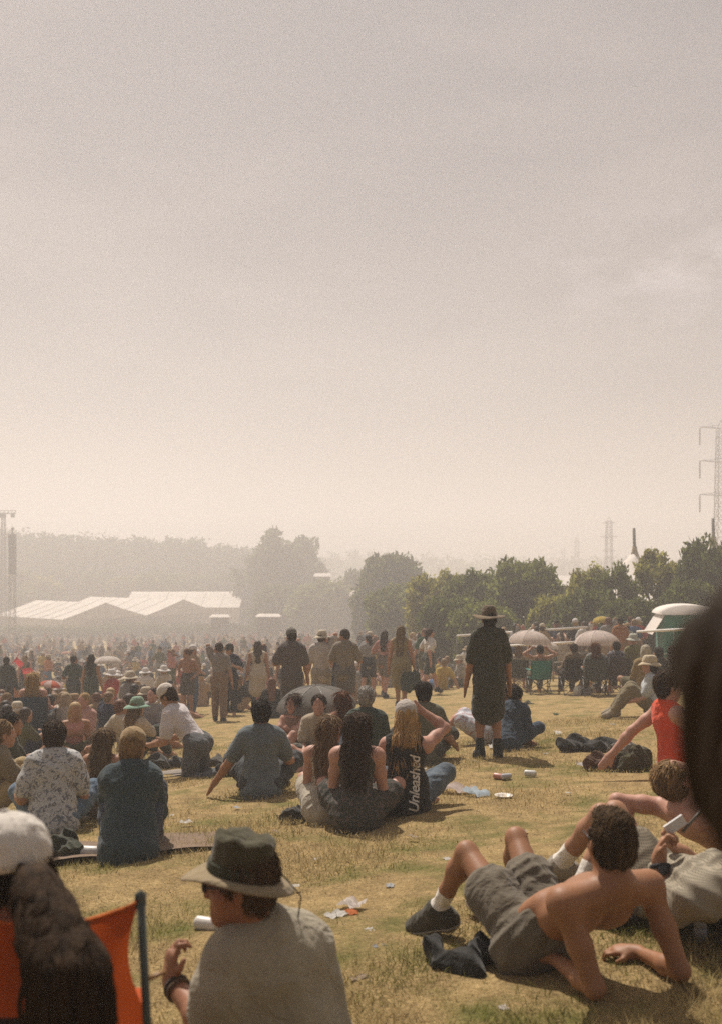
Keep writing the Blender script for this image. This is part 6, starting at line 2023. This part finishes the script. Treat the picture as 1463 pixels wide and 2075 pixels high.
ZL = [(70, 'in the crowd below the speaker tower'), (200, 'in the crowd below the first marquee gable'), (340, 'in the crowd between the two marquee gables'), (480, 'in the hazy crowd below the second gable'), (3000, 'in the haze under the tall ragged tree')]
def zone_of(u):
    for a, z in ZL:
        if u < a: return z
n = 0
tries = 0
while n < 146 and tries < 9000:
    tries += 1
    y = 20 + 56 * cr.random() ** 1.25
    u = cr.uniform(-15, 590)
    if y < 26 and u > 330: continue
    x = (u - CX) / FPX * y
    if not free(x, y, .62 + .006 * y): continue
    crowd_person(x, y, zone_of(u), .10 if y > 30 else .0)
    n += 1
n = tries = 0
while n < 20 and tries < 3000:      # near fringe of the crowd
    tries += 1
    y = cr.uniform(13.5, 20); u = cr.uniform(-10, 335)
    x = (u - CX) / FPX * y
    if free(x, y, .55): crowd_person(x, y, 'at the crowd fringe near the mint hat', .0, ['black', 'navy', 'grey', 'tan', 'white', 'brown', 'cream', 'olive', 'pink']); n += 1
n = tries = 0
while n < 16 and tries < 3000:
    tries += 1
    y = cr.uniform(20, 27); u = cr.uniform(330, 740)
    x = (u - CX) / FPX * y
    if free(x, y, .5): crowd_person(x, y, 'among the walkers in the hazy strip', .35, ['black', 'navy', 'grey', 'tan', 'white', 'brown', 'cream', 'olive', 'pink']); n += 1
n = 0
while n < 26:
    y = cr.uniform(25.5, 40); u = cr.uniform(690, 955)
    x = (u - CX) / FPX * y
    if free(x, y, .6): crowd_person(x, y, 'beyond the walkers under the hedgerow', .15); n += 1
n = 0
tries = 0
while n < 46 and tries < 4000:
    tries += 1
    y = cr.uniform(29.5, 35.5); u = cr.uniform(1000, 1300)
    x = (u - CX) / FPX * y
    if free(x, y, .45): crowd_person(x, y, 'queueing beyond the white rails', .75); n += 1
# the rest of the crowd, too small and too many to count
def far_crowd():
    lows = [PROT[i][1] for i in (0, 1, 3, 4, 8, 9)]
    data = []
    dm = []
    for J, hair, top, low, fem in ((P_cross(.15), 'short', 'tee', 'trousers', False), (P_knees(.1), 'long', 'tee', 'shorts', True), (P_stand(.05), 'short', 'tee', 'trousers', False)):
        me = crowd_mesh(J, hair, top, low, fem, None, h=.075)
        nv = len(me.vertices); c = np.zeros(nv * 3); me.vertices.foreach_get('co', c)
        F = np.array([list(p.vertices) for p in me.polygons]); M = np.array([p.material_index for p in me.polygons])
        data.append((c.reshape(-1, 3), F, M)); bpy.data.meshes.remove(me)
    mats = SKM[:3] + [PM[k] for k in ('black', 'navy', 'white', 'grey', 'red', 'pink', 'olive', 'tan', 'green', 'blue', 'cream')] + HRM[:4]
    rng = np.random.default_rng(4)
    Vs, Fs, Ms, k = [], [], [], 0
    for i in range(900):
        y = 60 + 104 * rng.random() ** .8
        u = rng.uniform(-20, 770 - max(0, (y - 110)) * 1.5)
        x = (u - CX) / FPX * y
        a = rng.normal(0, .8)
        V, F, M = data[rng.choice([0, 0, 1, 1, 2])]
        s = rng.uniform(.9, 1.1)
        c_, s_ = math.cos(a) * s, math.sin(a) * s
        W = np.stack([V[:, 0] * c_ - V[:, 1] * s_ + x, V[:, 0] * s_ + V[:, 1] * c_ + y, V[:, 2] * s + gz(x, y)], 1)
        mm = np.array([rng.integers(0, 3), 3 + rng.integers(0, 11), 3 + rng.choice([0, 1, 3, 7, 9]), 14 + rng.integers(0, 4), 3])
        Vs.append(W); Fs.append(F + k); Ms.append(mm[M]); k += len(V)
    me = np_mesh('crowd', np.concatenate(Vs), np.concatenate(Fs))
    for q in mats: me.materials.append(q)
    me.polygons.foreach_set('material_index', np.concatenate(Ms).astype(np.int32))
    o = bpy.data.objects.new('crowd', me); COL.objects.link(o)
    tag(o, 'far seated crowd merging into haze before the dark hedge', 'crowd', kind='stuff')
far_crowd()

# ------------------------------------------------------------------ haze
def build_haze():
    m, n, o = nodes_of('haze_air')
    v = n.nodes.new('ShaderNodeVolumePrincipled')
    v.inputs['Color'].default_value = (.95, .93, .93, 1)
    v.inputs['Density'].default_value = HAZE
    v.inputs['Anisotropy'].default_value = .35
    n.links.new(v.outputs[0], o.inputs['Volume'])
    mb = MB(); mb.box((0, 450, 13), (1900, 950, 62))
    tag(mb.build('haze', m, smooth=False), 'thin pale sunlit dust haze over the whole field', 'haze', kind='stuff')
build_haze()
